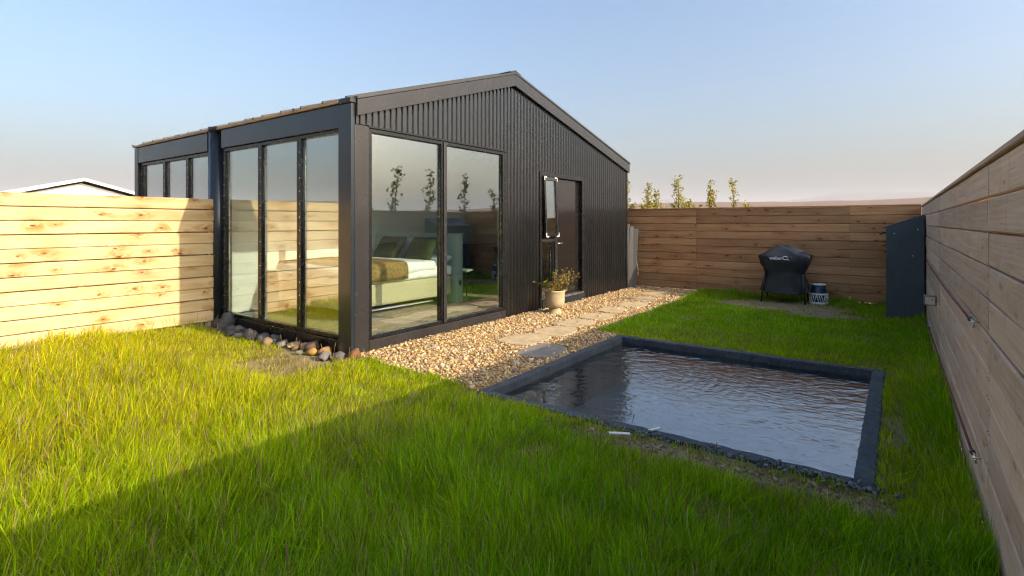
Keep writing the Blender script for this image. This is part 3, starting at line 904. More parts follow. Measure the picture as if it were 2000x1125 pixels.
# ---- gravel bed
def edge_wob(a, seed): return 0.07 * vnoise(a * 3.5, a * 0 + seed, seed)
def in_gravel(x, y):
    inner = (x > -0.02 + edge_wob(y, 2) * 0.9 - 0.10 * np.clip((-0.7 - y), -1, 1)) & (x < BACK_X - 0.0) & (y < -0.03) & (y > -1.93)
    lim = np.where(x < 2.80, -1.93, -1.60 + edge_wob(x, 5) + 0.02 * (x - 3))
    side = (x > W + 0.05) & (x < BACK_X) & (y >= -0.03) & (y < 0.8)
    return (inner & (y > lim)) | side
slabs = [(1.42, -1.62, 0.68, 0.46, 0.15), (1.80, -1.10, 0.68, 0.50, -0.1), (2.48, -1.17, 0.66, 0.50, 0.1), (3.12, -1.10, 0.62, 0.46, -0.15),
         (3.80, -1.10, 0.62, 0.48, 0.05), (4.52, -1.02, 0.62, 0.44, 0.12), (5.28, -1.08, 0.62, 0.44, -0.08), (6.05, -0.98, 0.6, 0.44, 0.1), (6.95, -0.90, 0.66, 0.46, -0.12)]
def in_slab(x, y, grow=0.0):
    r = np.zeros(np.shape(x), bool)
    for (sx, sy, l, w, a) in slabs:
        dx, dy = x - sx, y - sy
        u, v = dx * math.cos(a) + dy * math.sin(a), -dx * math.sin(a) + dy * math.cos(a)
        r |= (np.abs(u) < l / 2 + grow) & (np.abs(v) < w / 2 + grow)
    return r

def ico(sub):
    bm = bmesh.new(); bmesh.ops.create_icosphere(bm, subdivisions=sub, radius=1)
    v = np.array([x.co[:] for x in bm.verts]); f = np.array([[q.index for q in x.verts] for x in bm.faces]); bm.free()
    return v, f
IV, IF = ico(2)
GV, GF = ico(1)
def stone_protos(n, seed, amp=0.28, src=None):
    r = np.random.default_rng(seed); out = []
    for k in range(n):
        v = (IV if src is None else src).copy()
        for q in range(5):                       # shave flat facets off the ball
            d = r.normal(size=3); d /= np.linalg.norm(d); h = r.uniform(0.45, 0.9)
            s = v @ d; over = s > h
            v[over] -= np.outer(s[over] - h, d) * 0.9
        v *= 1 + r.normal(0, amp * 0.12, (len(v), 1))
        out.append(v)
    return out
def scatter_stones(name, pts, size, cols, protos, flat, mat, seed):
    r = np.random.default_rng(seed)
    n = len(pts); nv = len(protos[0]); FI = IF if nv == len(IV) else GF
    ang = r.uniform(0, 6.283, n)
    sc = np.stack([size * r.uniform(0.8, 1.35, n), size * r.uniform(0.7, 1.1, n), size * flat * r.uniform(0.75, 1.2, n)], 1)
    V = np.empty((n, nv, 3)); P = np.array(protos); idx = r.integers(0, len(protos), n)
    V = P[idx] * sc[:, None, :]
    ca, sa = np.cos(ang)[:, None], np.sin(ang)[:, None]
    tl = r.normal(0, 0.25, n)[:, None]
    x = V[..., 0] * ca - V[..., 1] * sa; y = V[..., 0] * sa + V[..., 1] * ca; z = V[..., 2] + V[..., 0] * tl
    V = np.stack([x, y, z], -1) + pts[:, None, :]
    F = (FI[None] + (np.arange(n) * nv)[:, None, None]).reshape(-1, 3)
    Cc = np.repeat(cols[:, None, :], nv, 1).reshape(-1, 3)
    return np_mesh(name, V.reshape(-1, 3), F.ravel(), np.full(len(F), 3), mat, Cc, smooth=False)

prot = stone_protos(14, 3)
gprot = stone_protos(24, 8, 0.9, GV)
def gravel_points(step):
    gx, gy = np.meshgrid(np.arange(-0.4, BACK_X, step), np.arange(-1.95, 0.8, step))
    x = gx.ravel() + nrng.uniform(-0.6, 0.6, gx.size) * step; y = gy.ravel() + nrng.uniform(-0.6, 0.6, gx.size) * step
    ok = in_gravel(x, y) & ~(in_slab(x, y, -0.015) & (nrng.random(x.size) > 0.06)) 
    ok &= ~((np.hypot(x - 3.66, y + 0.40) < 0.11))
    return x[ok], y[ok]
pal = np.array([(0.46, 0.30, 0.135), (0.52, 0.37, 0.19), (0.38, 0.22, 0.08), (0.55, 0.43, 0.27), (0.29, 0.19, 0.10), (0.43, 0.27, 0.10), (0.25, 0.21, 0.18), (0.58, 0.49, 0.35), (0.32, 0.14, 0.05)])
x, y = gravel_points(0.0205)
dist = np.hypot(x - CAM.x, y - CAM.y)
n = len(x)
ci = nrng.choice(len(pal), n, p=[.21, .23, .09, .15, .04, .16, .03, .07, .02])
cols = pal[ci] * nrng.uniform(0.85, 1.25, (n, 1))
sz = nrng.gamma(3.6, 0.0031, n).clip(0.005, 0.038)
z = nrng.uniform(0.004, 0.030, n) + np.where(y > -0.35, 0.02 * nrng.random(n), 0)
o = scatter_stones("gravel", np.stack([x, y, z], 1), sz, cols, gprot, 0.72, M['pebble'], 1)
tag(o, "tan and cream gravel filling the strip beside the cabin", "gravel", kind='stuff')

t = NT("gravel_sand")
p = t.pos()
t.set(col=t.ramp(t.noise(p, 60, 4, 0.7), [(0.3, (0.24, 0.17, 0.09)), (0.7, (0.42, 0.31, 0.17))]), rough=0.95, spec=0.1)
M['sand'] = t.m
path = tag(link("gravel_path", mesh_from([(-0.10, -0.02, 0.004), (-0.08, -0.6, 0.004), (0.02, -1.6, 0.004), (-0.05, -1.945, 0.004), (2.80, -1.945, 0.004), (2.86, -1.62, 0.004), (BACK_X, -1.50, 0.004), (BACK_X, 0.8, 0.004), (W + 0.03, 0.8, 0.004), (W + 0.03, -0.02, 0.004)],
           [tuple(range(10))[::-1]]), M['sand']), kind='structure')
M['slab'] = plain("sandstone_slab", (0.47, 0.36, 0.22), 0.85, 0.18, 9, 0.5, 40, 0.2)
M['slate'] = plain("shaded_sandstone_slab", (0.22, 0.20, 0.175), 0.8, 0.18, 9, 0.5, 40, 0.2)  # slab lying in the fence's shade: that shade is put into its grey
for k, (sx, sy, l, w, a) in enumerate(slabs):
    r = random.Random(k + 40)
    n = 11
    bm = bmesh.new()
    ring = []
    for i in range(n):                                       # broken natural outline
        th = 2 * math.pi * i / n
        q = max(abs(math.cos(th)), abs(math.sin(th)))
        f = (1 / q) ** 0.75 * r.uniform(0.93, 1.05)
        ring.append((l / 2 * math.cos(th) * f, w / 2 * math.sin(th) * f))
    top = [bm.verts.new((p_[0], p_[1], 0.030 + r.uniform(-0.003, 0.003))) for p_ in ring]
    bot = [bm.verts.new((p_[0] * 1.02, p_[1] * 1.02, 0.005)) for p_ in ring]
    bm.faces.new(top)
    for i in range(n): bm.faces.new((top[i], bot[i], bot[(i + 1) % n], top[(i + 1) % n]))
    o = link("stepping_stone", bm_mesh(bm), M['slate'] if k == 0 else M['slab'], path, (sx, sy, 0)); o.rotation_euler = (0, 0, a)

# ---- rocks along the foot of the glazed side
rprot = stone_protos(10, 77, 1.1)
def rock(pos, s, col, label, group=None, seed=0):
    r = np.random.default_rng(seed)
    v = rprot[seed % len(rprot)] * np.array(s)
    a = r.uniform(0, 6.28); ca, sa = math.cos(a), math.sin(a)
    v = np.stack([v[:, 0] * ca - v[:, 1] * sa, v[:, 0] * sa + v[:, 1] * ca, v[:, 2]], 1)
    v[:, 2] -= v[:, 2].min() + 0.25 * s[2]
    base = np.array(col)
    nz = np.array([float(vnoise(np.array(p_[0] * 25), np.array(p_[1] * 25 + p_[2] * 20), seed)) for p_ in v])
    cc = 0.72 * base[None] * (1 + 0.4 * nz[:, None])
    o = np_mesh("rock", v, IF.ravel(), np.full(len(IF), 3), M['rock'], np.clip(cc, 0.01, 1))
    o.location = (pos[0], pos[1], 0)
    return tag(o, label, "rock", group)
big = [((-0.13, -0.20), (.075, .06, .085), (0.22, 0.10, 0.05), "rust brown upright rock beside the black corner post, nearest the gravel"),
       ((-0.20, -0.04), (.10, .07, .06), (0.17, 0.15, 0.14), "grey brown rock against the foot of the corner post"),
       ((-0.27, 0.13), (.09, .06, .06), (0.24, 0.22, 0.21), "pale grey flat rock just left of the corner post"),
       ((-0.14, 0.30), (.085, .07, .06), (0.34, 0.20, 0.08), "orange tan rock behind the grey rocks by the post"),
       ((-0.22, 0.42), (.08, .05, .05), (0.46, 0.27, 0.07), "bright ochre rock lying in front of the glazed side"),
       ((-0.13, 0.56), (.10, .075, .07), (0.15, 0.095, 0.07), "dark brown rock with black patches under the nearest pane"),
       ((-0.13, 2.62), (.15, .11, .14), (0.10, 0.105, 0.11), "biggest dark grey rock at the fence end of the row"),
       ((-0.10, 2.92), (.10, .08, .09), (0.09, 0.095, 0.10), "dark grey rock touching the pine fence end")]
for k, (p_, s, c_, lb) in enumerate(big): rock(p_, s, c_, lb, "rocks along the glazed side", k + 1)
for k in range(26):
    r = random.Random(k + 500)
    yq = 0.55 + k * 0.078 + r.uniform(-0.03, 0.03)
    xq = -0.10 - r.uniform(0, 0.12) - (0.08 if k % 3 == 0 else 0)
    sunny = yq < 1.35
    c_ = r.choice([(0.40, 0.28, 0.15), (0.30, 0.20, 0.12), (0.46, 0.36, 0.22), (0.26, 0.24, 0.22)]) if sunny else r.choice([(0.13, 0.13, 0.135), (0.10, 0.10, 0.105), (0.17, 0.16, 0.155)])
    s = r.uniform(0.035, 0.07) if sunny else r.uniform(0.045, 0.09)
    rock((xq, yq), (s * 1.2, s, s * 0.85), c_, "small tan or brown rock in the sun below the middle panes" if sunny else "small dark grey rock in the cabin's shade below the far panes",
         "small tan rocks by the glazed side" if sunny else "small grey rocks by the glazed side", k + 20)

# ---- grass
def lawn_ok(x, y):
    ok = (x < BACK_X - 0.02) & (y > RIGHT_Y + 0.015) & (y < LEFT_Y - 0.01)
    ok &= ~((x > -0.30 + 0.06 * vnoise(y * 6, y * 0, 8)) & (y > -0.05) )
    ok &= ~((x > -0.42) & (y < 0.9) & (y > -0.25) & (vnoise(x * 9, y * 9, 31) > -0.1))
    ok &= ~in_gravel(x, y)
    ok &= ~((x > PX0 - 0.005) & (x < PX1 + 0.01) & (y > PY0 - 0.01) & (y < PY1 + 0.01))
    ok &= ~((x > W - 0.1) & (y > -0.1))
    return ok
def bare(x, y):
    """0..1 how bare the soil is"""
    b = np.zeros_like(x)
    n1 = vnoise(x * 7, y * 7, 21)
    b = np.maximum(b, np.clip(1.25 - np.abs(x + 0.37 - 0.04 * n1) / 0.20, 0, 1) * np.clip((-3.05 - y) / 0.5, 0, 1) * (y > -4.95))
    ex = ((x - 6.80) / 0.58) ** 2 + ((y + 3.20 + 0.10 * (x - 6.8)) / 0.90) ** 2
    b = np.maximum(b, np.clip(2.1 - ex - 0.6 * n1, 0, 1))
    ex = ((x - 6.1) / 0.38) ** 2 + ((y + 4.0) / 0.5) ** 2
    b = np.maximum(b, np.clip(1.9 - ex - 0.6 * n1, 0, 1) * 0.95)
    wear = vnoise(x * 2.9, y * 2.9, 51) * 0.6 + vnoise(x * 8, y * 8, 52) * 0.5            # thin, trodden places
    b = np.maximum(b, np.clip((wear - 0.55) * 2.2, 0, 0.75))
    b = np.maximum(b, np.clip(1.2 - np.hypot((x + 0.75) / 0.55, (y - 0.2) / 0.5) - 0.5 * n1, 0, 0.8))
    ex = ((x - 1.0) / 0.9) ** 2 + ((y + 4.93) / 0.08) ** 2
    b = np.maximum(b, np.clip(1.2 - ex, 0, 1) * (n1 > -0.1) * 0.8)
    return b

def make_grass():
    r = np.random.default_rng(3)
    X0, X1, Y0, Y1 = -4.6, BACK_X, RIGHT_Y, LEFT_Y
    # tufts first, then the blades of each tuft
    NC = 184000
    cx = r.uniform(X0, X1, NC); cy = r.uniform(Y0, Y1, NC)
    dx, dy = cx - CAM.x, cy - CAM.y
    d = np.hypot(dx, dy); fw = dx * C_ + dy * S_; lat = dx * S_ - dy * C_
    keep = lawn_ok(cx, cy) & (fw > 0.9) & (np.abs(lat) < fw * 1.15 + 1.2)
    dens = np.where(d < 3.6, 1.0, np.where(d < 6, 0.66, 0.50))
    clump = vnoise(cx * 5, cy * 5, 12) * 0.5 + vnoise(cx * 13, cy * 13, 13) * 0.5
    bb = bare(cx, cy)
    dens = dens * np.clip(0.80 + 0.55 * clump, 0.25, 1.2) * (1 - 0.95 * bb)
    keep &= r.random(NC) < dens
    cx, cy, d, clump, bb = cx[keep], cy[keep], d[keep], clump[keep], bb[keep]
    nc = len(cx)
    h = np.full(nc, 0.110)
    h += 0.075 * np.clip((-0.8 - cx) / 0.9, 0, 1)
    h -= 0.045 * np.clip((cx - 2.2) / 0.8, 0, 1)
    h -= 0.045 * np.clip((cy + 0.4) / 1.0, 0, 1) * (cx > -1.3)
    h -= 0.05 * np.clip(1 - (np.abs(cy + 1.2) / 1.1), 0, 1) * (cx < 0.1) * (cx > -1.2)
    h -= 0.03 * np.clip(1 - (-0.17 - cx) / 0.6, 0, 1) * (cx < -0.15) * (cy < -1.5)
    h += 0.11 * np.clip(1 - (cy - RIGHT_Y) / 0.35, 0, 1)
    h += 0.06 * np.clip(1 - (BACK_X - cx) / 0.4, 0, 1)
    h += 0.03 * np.clip(1 - (LEFT_Y - cy) / 0.3, 0, 1)
    h = h.clip(0.05) * (1 - 0.5 * bb) * (0.9 + 0.45 * clump) * r.uniform(0.7, 1.3, nc)
    tang = r.uniform(0, 6.283, nc); tl = np.abs(r.normal(0, 0.30, nc))            # each tuft nods its own way
    wind = 2.0 * vnoise(cx * 1.7, cy * 1.7, 15)
    tlx = np.cos(tang) * tl + 0.16 * np.cos(wind); tly = np.sin(tang) * tl + 0.16 * np.sin(wind)
    patch = vnoise(cx * 1.6, cy * 1.6, 17) * 0.6 + vnoise(cx * 4.5, cy * 4.5, 18) * 0.5
    sun_yellow = np.clip((cy + 2.6) / 2.2, 0, 1) * np.clip((0.4 - cx) / 1.0, 0, 1)          # warm sunlight on the left lawn, put into the blade colour
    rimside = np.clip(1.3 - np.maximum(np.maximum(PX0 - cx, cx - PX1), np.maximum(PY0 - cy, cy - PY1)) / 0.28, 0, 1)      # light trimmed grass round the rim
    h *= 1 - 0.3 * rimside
    # blades
    nb = r.integers(7, 13, nc)
    idx = np.repeat(np.arange(nc), nb)
    n = len(idx)
    sp = r.normal(0, 0.022, (n, 2)) * (1 + 0.05 * d[idx])[:, None]
    x = cx[idx] + sp[:, 0]; y = cy[idx] + sp[:, 1]
    ok = lawn_ok(x, y)
    idx, sp, x, y = idx[ok], sp[ok], x[ok], y[ok]; n = len(idx)
    D_ = d[idx]
    H = h[idx] * r.uniform(0.5, 1.25, n)
    w = (0.0022 + 0.00054 * D_) * r.uniform(0.6, 1.4, n) * np.where(r.random(n) < 0.05, 1.5, 1.0)
    lean = np.abs(r.normal(0.20, 0.30, n)).clip(0.02, 1.2)
    flop = r.random(n) < 0.07
    lean[flop] = r.uniform(1.0, 2.2, flop.sum())
    ang = np.arctan2(sp[:, 1], sp[:, 0]) + r.normal(0, 0.9, n)
    lx = np.cos(ang) * lean + tlx[idx]; ly = np.sin(ang) * lean + tly[idx]
    ll = np.hypot(lx, ly)
    fa = r.uniform(0, 6.283, n)
    sx, sy = np.cos(fa) * w / 2, np.sin(fa) * w / 2
    ts = [0.0, 0.42, 0.78, 1.0]; ws = [0.85, 1.0, 0.62, 0.0]
    curve = r.uniform(0.3, 1.0, n)
    V = np.empty((n, 7, 3))
    k = 0
    for ti, wi in zip(ts, ws):
        q = ti * (1 - curve) + curve * ti * ti
        bx = x + lx * H * q; by = y + ly * H * q
        bz = 0.001 + H * np.maximum(ti - 0.30 * curve * np.minimum(ll, 1.8) * ti * ti, 0.1 * ti)
        if wi == 0: V[:, k] = np.stack([bx, by, bz], 1); k += 1
        else:
            V[:, k] = np.stack([bx - sx * wi, by - sy * wi, bz], 1); V[:, k + 1] = np.stack([bx + sx * wi, by + sy * wi, bz], 1); k += 2
    # keep the blades out of the boards
    V[..., 1] = np.minimum(np.maximum(V[..., 1], RIGHT_Y + 0.012), LEFT_Y - 0.01)
    V[..., 0] = np.minimum(V[..., 0], BACK_X - 0.012)
    base = np.arange(n)[:, None] * 7
    Q = np.concatenate([base + np.array([[0, 1, 3, 2]]), base + np.array([[2, 3, 5, 4]])], 1)
    flat = np.concatenate([Q, base + np.array([[4, 5, 6]])], 1).ravel()
    counts = np.tile([4, 4, 3], n)
    f = np.clip(0.40 + 0.38 * patch[idx] + 0.30 * sun_yellow[idx] + 0.45 * rimside[idx] + r.normal(0, 0.20, n), 0, 1)[:, None]
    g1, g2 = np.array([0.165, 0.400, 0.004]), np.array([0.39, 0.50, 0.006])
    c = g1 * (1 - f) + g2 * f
    sun_w = (sun_yellow[idx] * r.uniform(0.1, 0.95, n))[:, None]
    c = c * (1 - sun_w) + np.array([0.54, 0.43, 0.010]) * sun_w
    dryp = 0.07 + 0.16 * np.clip(vnoise(x * 2.3, y * 2.3, 19), 0, 1) + 0.10 * np.clip(vnoise(x * 7, y * 7, 23), 0, 1) + 0.65 * bb[idx]
    dryp += 0.45 * np.clip(1 - (np.hypot((x + 0.45) / 0.5, (y - 0.45) / 1.1)), 0, 1)
    dry = r.random(n) < dryp
    c[dry] = np.array([0.46, 0.37, 0.16]) * r.uniform(0.6, 1.15, (dry.sum(), 1))
    red = r.random(n) < 0.025 * (x < -1)
    c[red] = np.array([0.22, 0.11, 0.03])
    tone = r.uniform(0.7, 1.25, nc) * (1 + 0.25 * clump)                # tufts differ in tone
    c *= (r.uniform(0.6, 1.3, n) * tone[idx])[:, None]
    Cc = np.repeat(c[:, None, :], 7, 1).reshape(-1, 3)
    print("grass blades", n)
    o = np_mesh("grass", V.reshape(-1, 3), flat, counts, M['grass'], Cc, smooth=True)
    return tag(o, "rough green lawn grass growing all round the pool", "grass", kind='stuff')
make_grass()
def seed_stalks():
    r = np.random.default_rng(44)
    n = 420
    x = r.uniform(-3.2, -0.5, n); y = r.uniform(-4.9, 2.6, n)
    ok = lawn_ok(x, y) & (np.hypot(x - CAM.x, y - CAM.y) > 1.5); x, y = x[ok], y[ok]; n = len(x)
    bm = bmesh.new(); rr = random.Random(5)
    for i in range(n):
        h = rr.uniform(0.22, 0.36); a = rr.uniform(0, 6.28); l = rr.uniform(0.02, 0.10)
        p = [(x[i] + l * math.cos(a) * q * q, y[i] + l * math.sin(a) * q * q, h * q) for q in (0.0, 0.5, 0.82, 0.92, 1.0)]
        add_tube(bm, p, [0.0012, 0.0011, 0.0012, 0.0034, 0.0008], 4, cap=False)
    tag(link("seed_stalks", bm_mesh(bm), plain("dry_stalk", (0.20, 0.13, 0.05), 0.8, 0.3)), "thin brown seed stalks standing up out of the long grass", "grass", kind='stuff')
seed_stalks()

# rubble, crumbs of concrete and straw on the bare strip beside the near rim
rr = np.random.default_rng(9)
n = 900
y = rr.uniform(-4.93, -3.0, n); x = -0.34 + rr.normal(0, 0.11, n)
k2 = 140
y[:k2] = rr.normal(-4.5, 0.22, k2); x[:k2] = -0.16 + rr.normal(0, 0.05, k2)
ok = x < PX0 + 0.04
x, y = x[ok], y[ok]; n = len(x)
gz = (x > -0.25)
cols = np.where(gz[:, None], np.array([[0.13, 0.15, 0.16]]), np.array([[0.27, 0.20, 0.13]])) * rr.uniform(0.6, 1.5, (n, 1))
o = scatter_stones("rubble", np.stack([x, y, rr.uniform(0.0, 0.012, n) + np.where(gz, 0.03, 0)], 1), rr.gamma(3, 0.0028, n).clip(0.003, 0.018), cols, prot, 0.8, M['pebble'], 2)
tag(o, "crumbled concrete and soil along the near pool rim", "rubble", kind='stuff')

# ------------------------------------------------------------------ plants
def leaf_cloud(centers, sizes, cols, rng, up=0.3):
    n = len(centers)
    d = rng.normal(size=(n, 3)); d[:, 2] += up; d /= np.linalg.norm(d, axis=1, keepdims=True)
    q = rng.normal(size=(n, 3)); s = np.cross(d, q); s /= np.linalg.norm(s, axis=1, keepdims=True)
    nn = np.cross(d, s)
    L = sizes[:, None]
    V = np.stack([centers, centers + d * L * 0.45 + s * L * 0.30 + nn * L * 0.05, centers + d * L, centers + d * L * 0.45 - s * L * 0.30 + nn * L * 0.05], 1)
    base = np.arange(n)[:, None] * 4
    F = np.concatenate([base + np.array([[0, 1, 2]]), base + np.array([[0, 2, 3]])], 1).ravel()
    return V.reshape(-1, 3), F, np.full(2 * n, 3), np.repeat(cols[:, None, :], 4, 1).reshape(-1, 3)

M['bark'] = plain("bark", (0.12, 0.085, 0.055), 0.9, 0.3, 30)
def sapling(loc, H, label, group, seed, spread=0.35, nb=26, leaf=0.055, per=13, low=0.25, tint=(0.36, 0.31, 0.05), stems=1):
    rng = np.random.default_rng(seed); r = random.Random(seed)
    root = empty("sapling", loc, label, "tree", group)
    tb = bmesh.new(); bb = bmesh.new()
    cents = []
    for st in range(stems):
        ox, oy = (r.uniform(-.25, .25), r.uniform(-.25, .25)) if stems > 1 else (0, 0)
        h = H * (1 if st == 0 else r.uniform(0.65, 0.92))
        pts = [Vector((ox * min(1, i / 3) + 0.03 * math.sin(i * 1.3 + seed), oy * min(1, i / 3) + 0.03 * math.cos(i * 1.1 + seed), h * i / 7)) for i in range(8)]
        add_tube(tb, pts, [0.022 * (1 - i / 8.5) * H / 2.5 + 0.003 for i in range(8)], 6)
        for k in range(nb // stems + 3):
            f = low + (1 - low) * (k + r.random()) / (nb // stems + 3)
            i = min(6, int(f * 7)); p0 = pts[i].lerp(pts[i + 1], f * 7 - i)
            a = r.uniform(0, 6.283); ln = spread * (1.15 - f) * r.uniform(0.6, 1.25) + 0.07
            d = Vector((math.cos(a) * 0.62, math.sin(a) * 0.62, r.uniform(0.55, 1.0)))
            p1 = p0 + d * ln * 0.5; p2 = p0 + d * ln + Vector((0, 0, 0.18 * ln))
            add_tube(bb, [p0, p1, p2], [0.006, 0.004, 0.002], 4)
            for q in range(per):
                u = r.uniform(0.15, 1.05); c = p0.lerp(p2, u)
                cents.append((c.x + r.gauss(0, 0.025), c.y + r.gauss(0, 0.025), c.z + r.gauss(0, 0.025)))
    link("trunk", bm_mesh(tb, smooth=True), M['bark'], root)
    crown = link("branches", bm_mesh(bb, smooth=True), M['bark'], root)
    cents = np.array(cents); n = len(cents)
    cols = np.array(tint) * rng.uniform(0.55, 1.35, (n, 1)); cols[:, 0] *= rng.uniform(0.7, 1.25, n)
    V, F, cn, Cc = leaf_cloud(cents, leaf * rng.uniform(0.7, 1.3, n), cols, rng)
    np_mesh("crown", V, F, cn, M['leaf'], Cc, parent=root)
    return root
g = "young trees beyond the far fence"
sapling((10.2, 1.03, 0), 2.64, "slim young tree beyond the far fence, next to the cabin's wall", g, 1, 0.36, 70, 0.065, 13, 0.4, stems=2)
sapling((10.2, 0.50, 0), 2.52, "young tree beyond the far fence, second from the cabin", g, 2, 0.38, 80, 0.065, 13, 0.4, stems=3)
sapling((10.2, -0.28, 0), 2.62, "broadest and tallest young tree in the middle of the row beyond the far fence", g, 3, 0.46, 110, 0.065, 13, 0.4, stems=4)
sapling((10.2, -0.90, 0), 2.44, "bushy young tree beyond the far fence, last of the close row", g, 4, 0.40, 80, 0.065, 13, 0.4, stems=3)
sapling((10.2, -1.72, 0), 2.54, "lone thin sapling standing apart above the far fence", g, 5, 0.34, 34, 0.07, 10, 0.4, stems=2)
sapling((10.6, 0.15, 0), 2.15, "low leafy sapling filling the gap in the row beyond the far fence", g, 15, 0.6, 90, 0.06, 10, 0.4, stems=4)
sapling((10.9, 0.85, 0), 2.10, "low leafy sapling between the first two trees beyond the far fence", g, 16, 0.6, 80, 0.06, 10, 0.4, stems=4)
g = "saplings beyond the right fence, mirrored in the glass"
for k, (x, H, lb) in enumerate(((6.84, 3.05, "first sapling mirrored in the gable glass from the corner post"), (8.2, 3.05, "second sapling mirrored in the gable glass, beside the mullion"),
                                (9.84, 3.05, "third sapling mirrored in the gable glass, in the right pane"), (11.5, 2.6, "last sapling mirrored at the right edge of the gable glass"))):
    sapling((x, -7.0, 0), H, lb, g, 30 + k, 0.55, 20, 0.10, 9, 0.4, tint=(0.06, 0.085, 0.02))
sapling((6.2, -7.6, 0), 2.2, "low bush mirrored in the gable glass next to the corner post", g, 41, 0.55, 50, 0.08, 14, 0.3, tint=(0.10, 0.12, 0.03), stems=3)

# planter with a small shrub
pl = empty("planter", (3.66, -0.40, 0.012), "cream stone urn planter standing on the gravel before the door", "planter")
t = NT("cream_stone"); co = t.objco()
t.set(col=t.ramp(t.noise(co, 9, 6, 0.65), [(0.3, (0.34, 0.26, 0.15)), (0.7, (0.48, 0.39, 0.25))]), rough=0.85, spec=0.2); t.bump(t.noise(co, 60, 4), 0.4, 0.006)
lathe("foot", [(0.115, 0.0), (0.12, 0.02), (0.105, 0.035), (0.088, 0.075), (0.085, 0.10)], t.m, pl, 32)
lathe("bowl", [(0.085, 0.1005), (0.125, 0.12), (0.155, 0.165), (0.163, 0.24), (0.162, 0.33), (0.168, 0.355), (0.178, 0.375), (0.176, 0.392), (0.155, 0.392), (0.150, 0.37), (0.150, 0.345)], t.m, pl, 32)
sb = empty("potted_shrub", (3.66, -0.40, 0.356), "small shrub with yellow green and reddish leaves in the urn", "shrub")
r = random.Random(12); rng = np.random.default_rng(12)
bb = bmesh.new(); cents = []
for k in range(34):
    a = r.uniform(0, 6.283); el = r.uniform(0.15, 1.3); ln = r.uniform(0.18, 0.42)
    d = Vector((math.cos(a) * math.cos(el), math.sin(a) * math.cos(el), math.sin(el)))
    if k < 12: d = Vector((0.55 + r.gauss(0, 0.2), -0.25 + r.gauss(0, 0.25), 0.8)).normalized(); ln = r.uniform(0.3, 0.52)
    p0 = Vector((r.gauss(0, 0.02), r.gauss(0, 0.02), 0.0)); p2 = p0 + d * ln + Vector((0, 0, -0.03)); p1 = p0.lerp(p2, 0.5) + Vector((0, 0, 0.03))
    add_tube(bb, [p0, p1, p2], [0.006, 0.004, 0.002], 5)
    for q in range(16):
        c = p0.lerp(p2, r.uniform(0.3, 1.05)); cents.append((c.x + r.gauss(0, 0.02), c.y + r.gauss(0, 0.02), max(0.012, c.z + r.gauss(0, 0.02))))
link("stems", bm_mesh(bb, smooth=True), plain("red_stem", (0.16, 0.06, 0.03), 0.7, 0.2), sb)
cents = np.array(cents); n = len(cents)
lp = np.array([(0.30, 0.27, 0.04), (0.20, 0.20, 0.04), (0.10, 0.13, 0.03), (0.28, 0.12, 0.05), (0.34, 0.26, 0.08)])
cols = lp[rng.choice(5, n, p=[.3, .25, .15, .15, .15])] * rng.uniform(0.6, 1.2, (n, 1))
V, F, cn, Cc = leaf_cloud(cents, rng.uniform(0.025, 0.055, n), cols, rng, 0.6)
np_mesh("leaves", V, F, cn, M['leaf'], Cc, parent=sb)

# ------------------------------------------------------------------ barbecue under its cover
M['cover'] = plain("black_cover_fabric", (0.016, 0.019, 0.024), 0.55, 0.3, 9, 0.25, 25, 0.5)
bq = empty("barbecue", (7.42, -3.20, 0), "barbecue on a cart under a black fitted cover by the far fence", "barbecue")
lev = [(0.235, .250, .395, 0.10), (0.32, .245, .380, 0.10), (0.44, .232, .350, 0.09), (0.555, .225, .318, 0.10), (0.60, .240, .335, 0.12), (0.72, .272, .395, 0.13), (0.850, .295, .435, 0.14),
       (0.885, .290, .435, 0.15), (0.925, .250, .365, 0.16), (0.985, .19, .255, 0.14), (1.045, .12, .14, 0.10), (1.065, .05, .06, 0.04)]
vs, fs = [], []
NS = 88
for li, (z, hx, hy, rc) in enumerate(lev):
    for k in range(NS):
        a = 2 * math.pi * k / NS
        ca, sa = math.cos(a), math.sin(a)
        ex = 0.40 if z < 0.9 else 0.62
        x = hx * math.copysign(abs(ca) ** ex, ca); y = hy * math.copysign(abs(sa) ** ex, sa)
        fold = 1 + (0.035 * math.sin(a * 7 + 1) + 0.02 * math.sin(a * 13)) * (1 if z < 0.6 else 0.3)
        hem = -0.05 * abs(math.cos(a * 1.0 + math.pi)) ** 2 if li == 0 else 0
        wr = 0.016 * math.sin(a * 5 + z * 22) + 0.012 * math.sin(a * 11 - z * 40)
        vs.append((x * fold + wr * ca, y * fold + wr * sa, z + hem + (0.012 * math.sin(a * 3 + 0.5) if li > 5 else 0)))
for i in range(len(lev) - 1):
    for k in range(NS): fs.append((i * NS + k, i * NS + (k + 1) % NS, (i + 1) * NS + (k + 1) % NS, (i + 1) * NS + k))
fs.append(tuple((len(lev) - 1) * NS + k for k in range(NS)))
cov = link("cover", mesh_from(vs, fs, smooth=True), M['cover'], bq)
cov["label"] = "black fabric cover with white lettering"
for (x, y, dx, dy) in ((-0.2, -0.31, -0.03, -0.05), (-0.2, 0.31, -0.03, 0.07), (0.2, -0.31, 0.02, -0.05), (0.2, 0.31, 0.02, 0.05)):
    tube("leg", [(x, y, 0.55), (x + dx, y + dy, 0.0)], 0.014, M['black_plastic'], bq)
tube("cart_rail", [(-0.2, -0.33, 0.18), (-0.2, 0.33, 0.18)], 0.009, M['black_plastic'], bq)
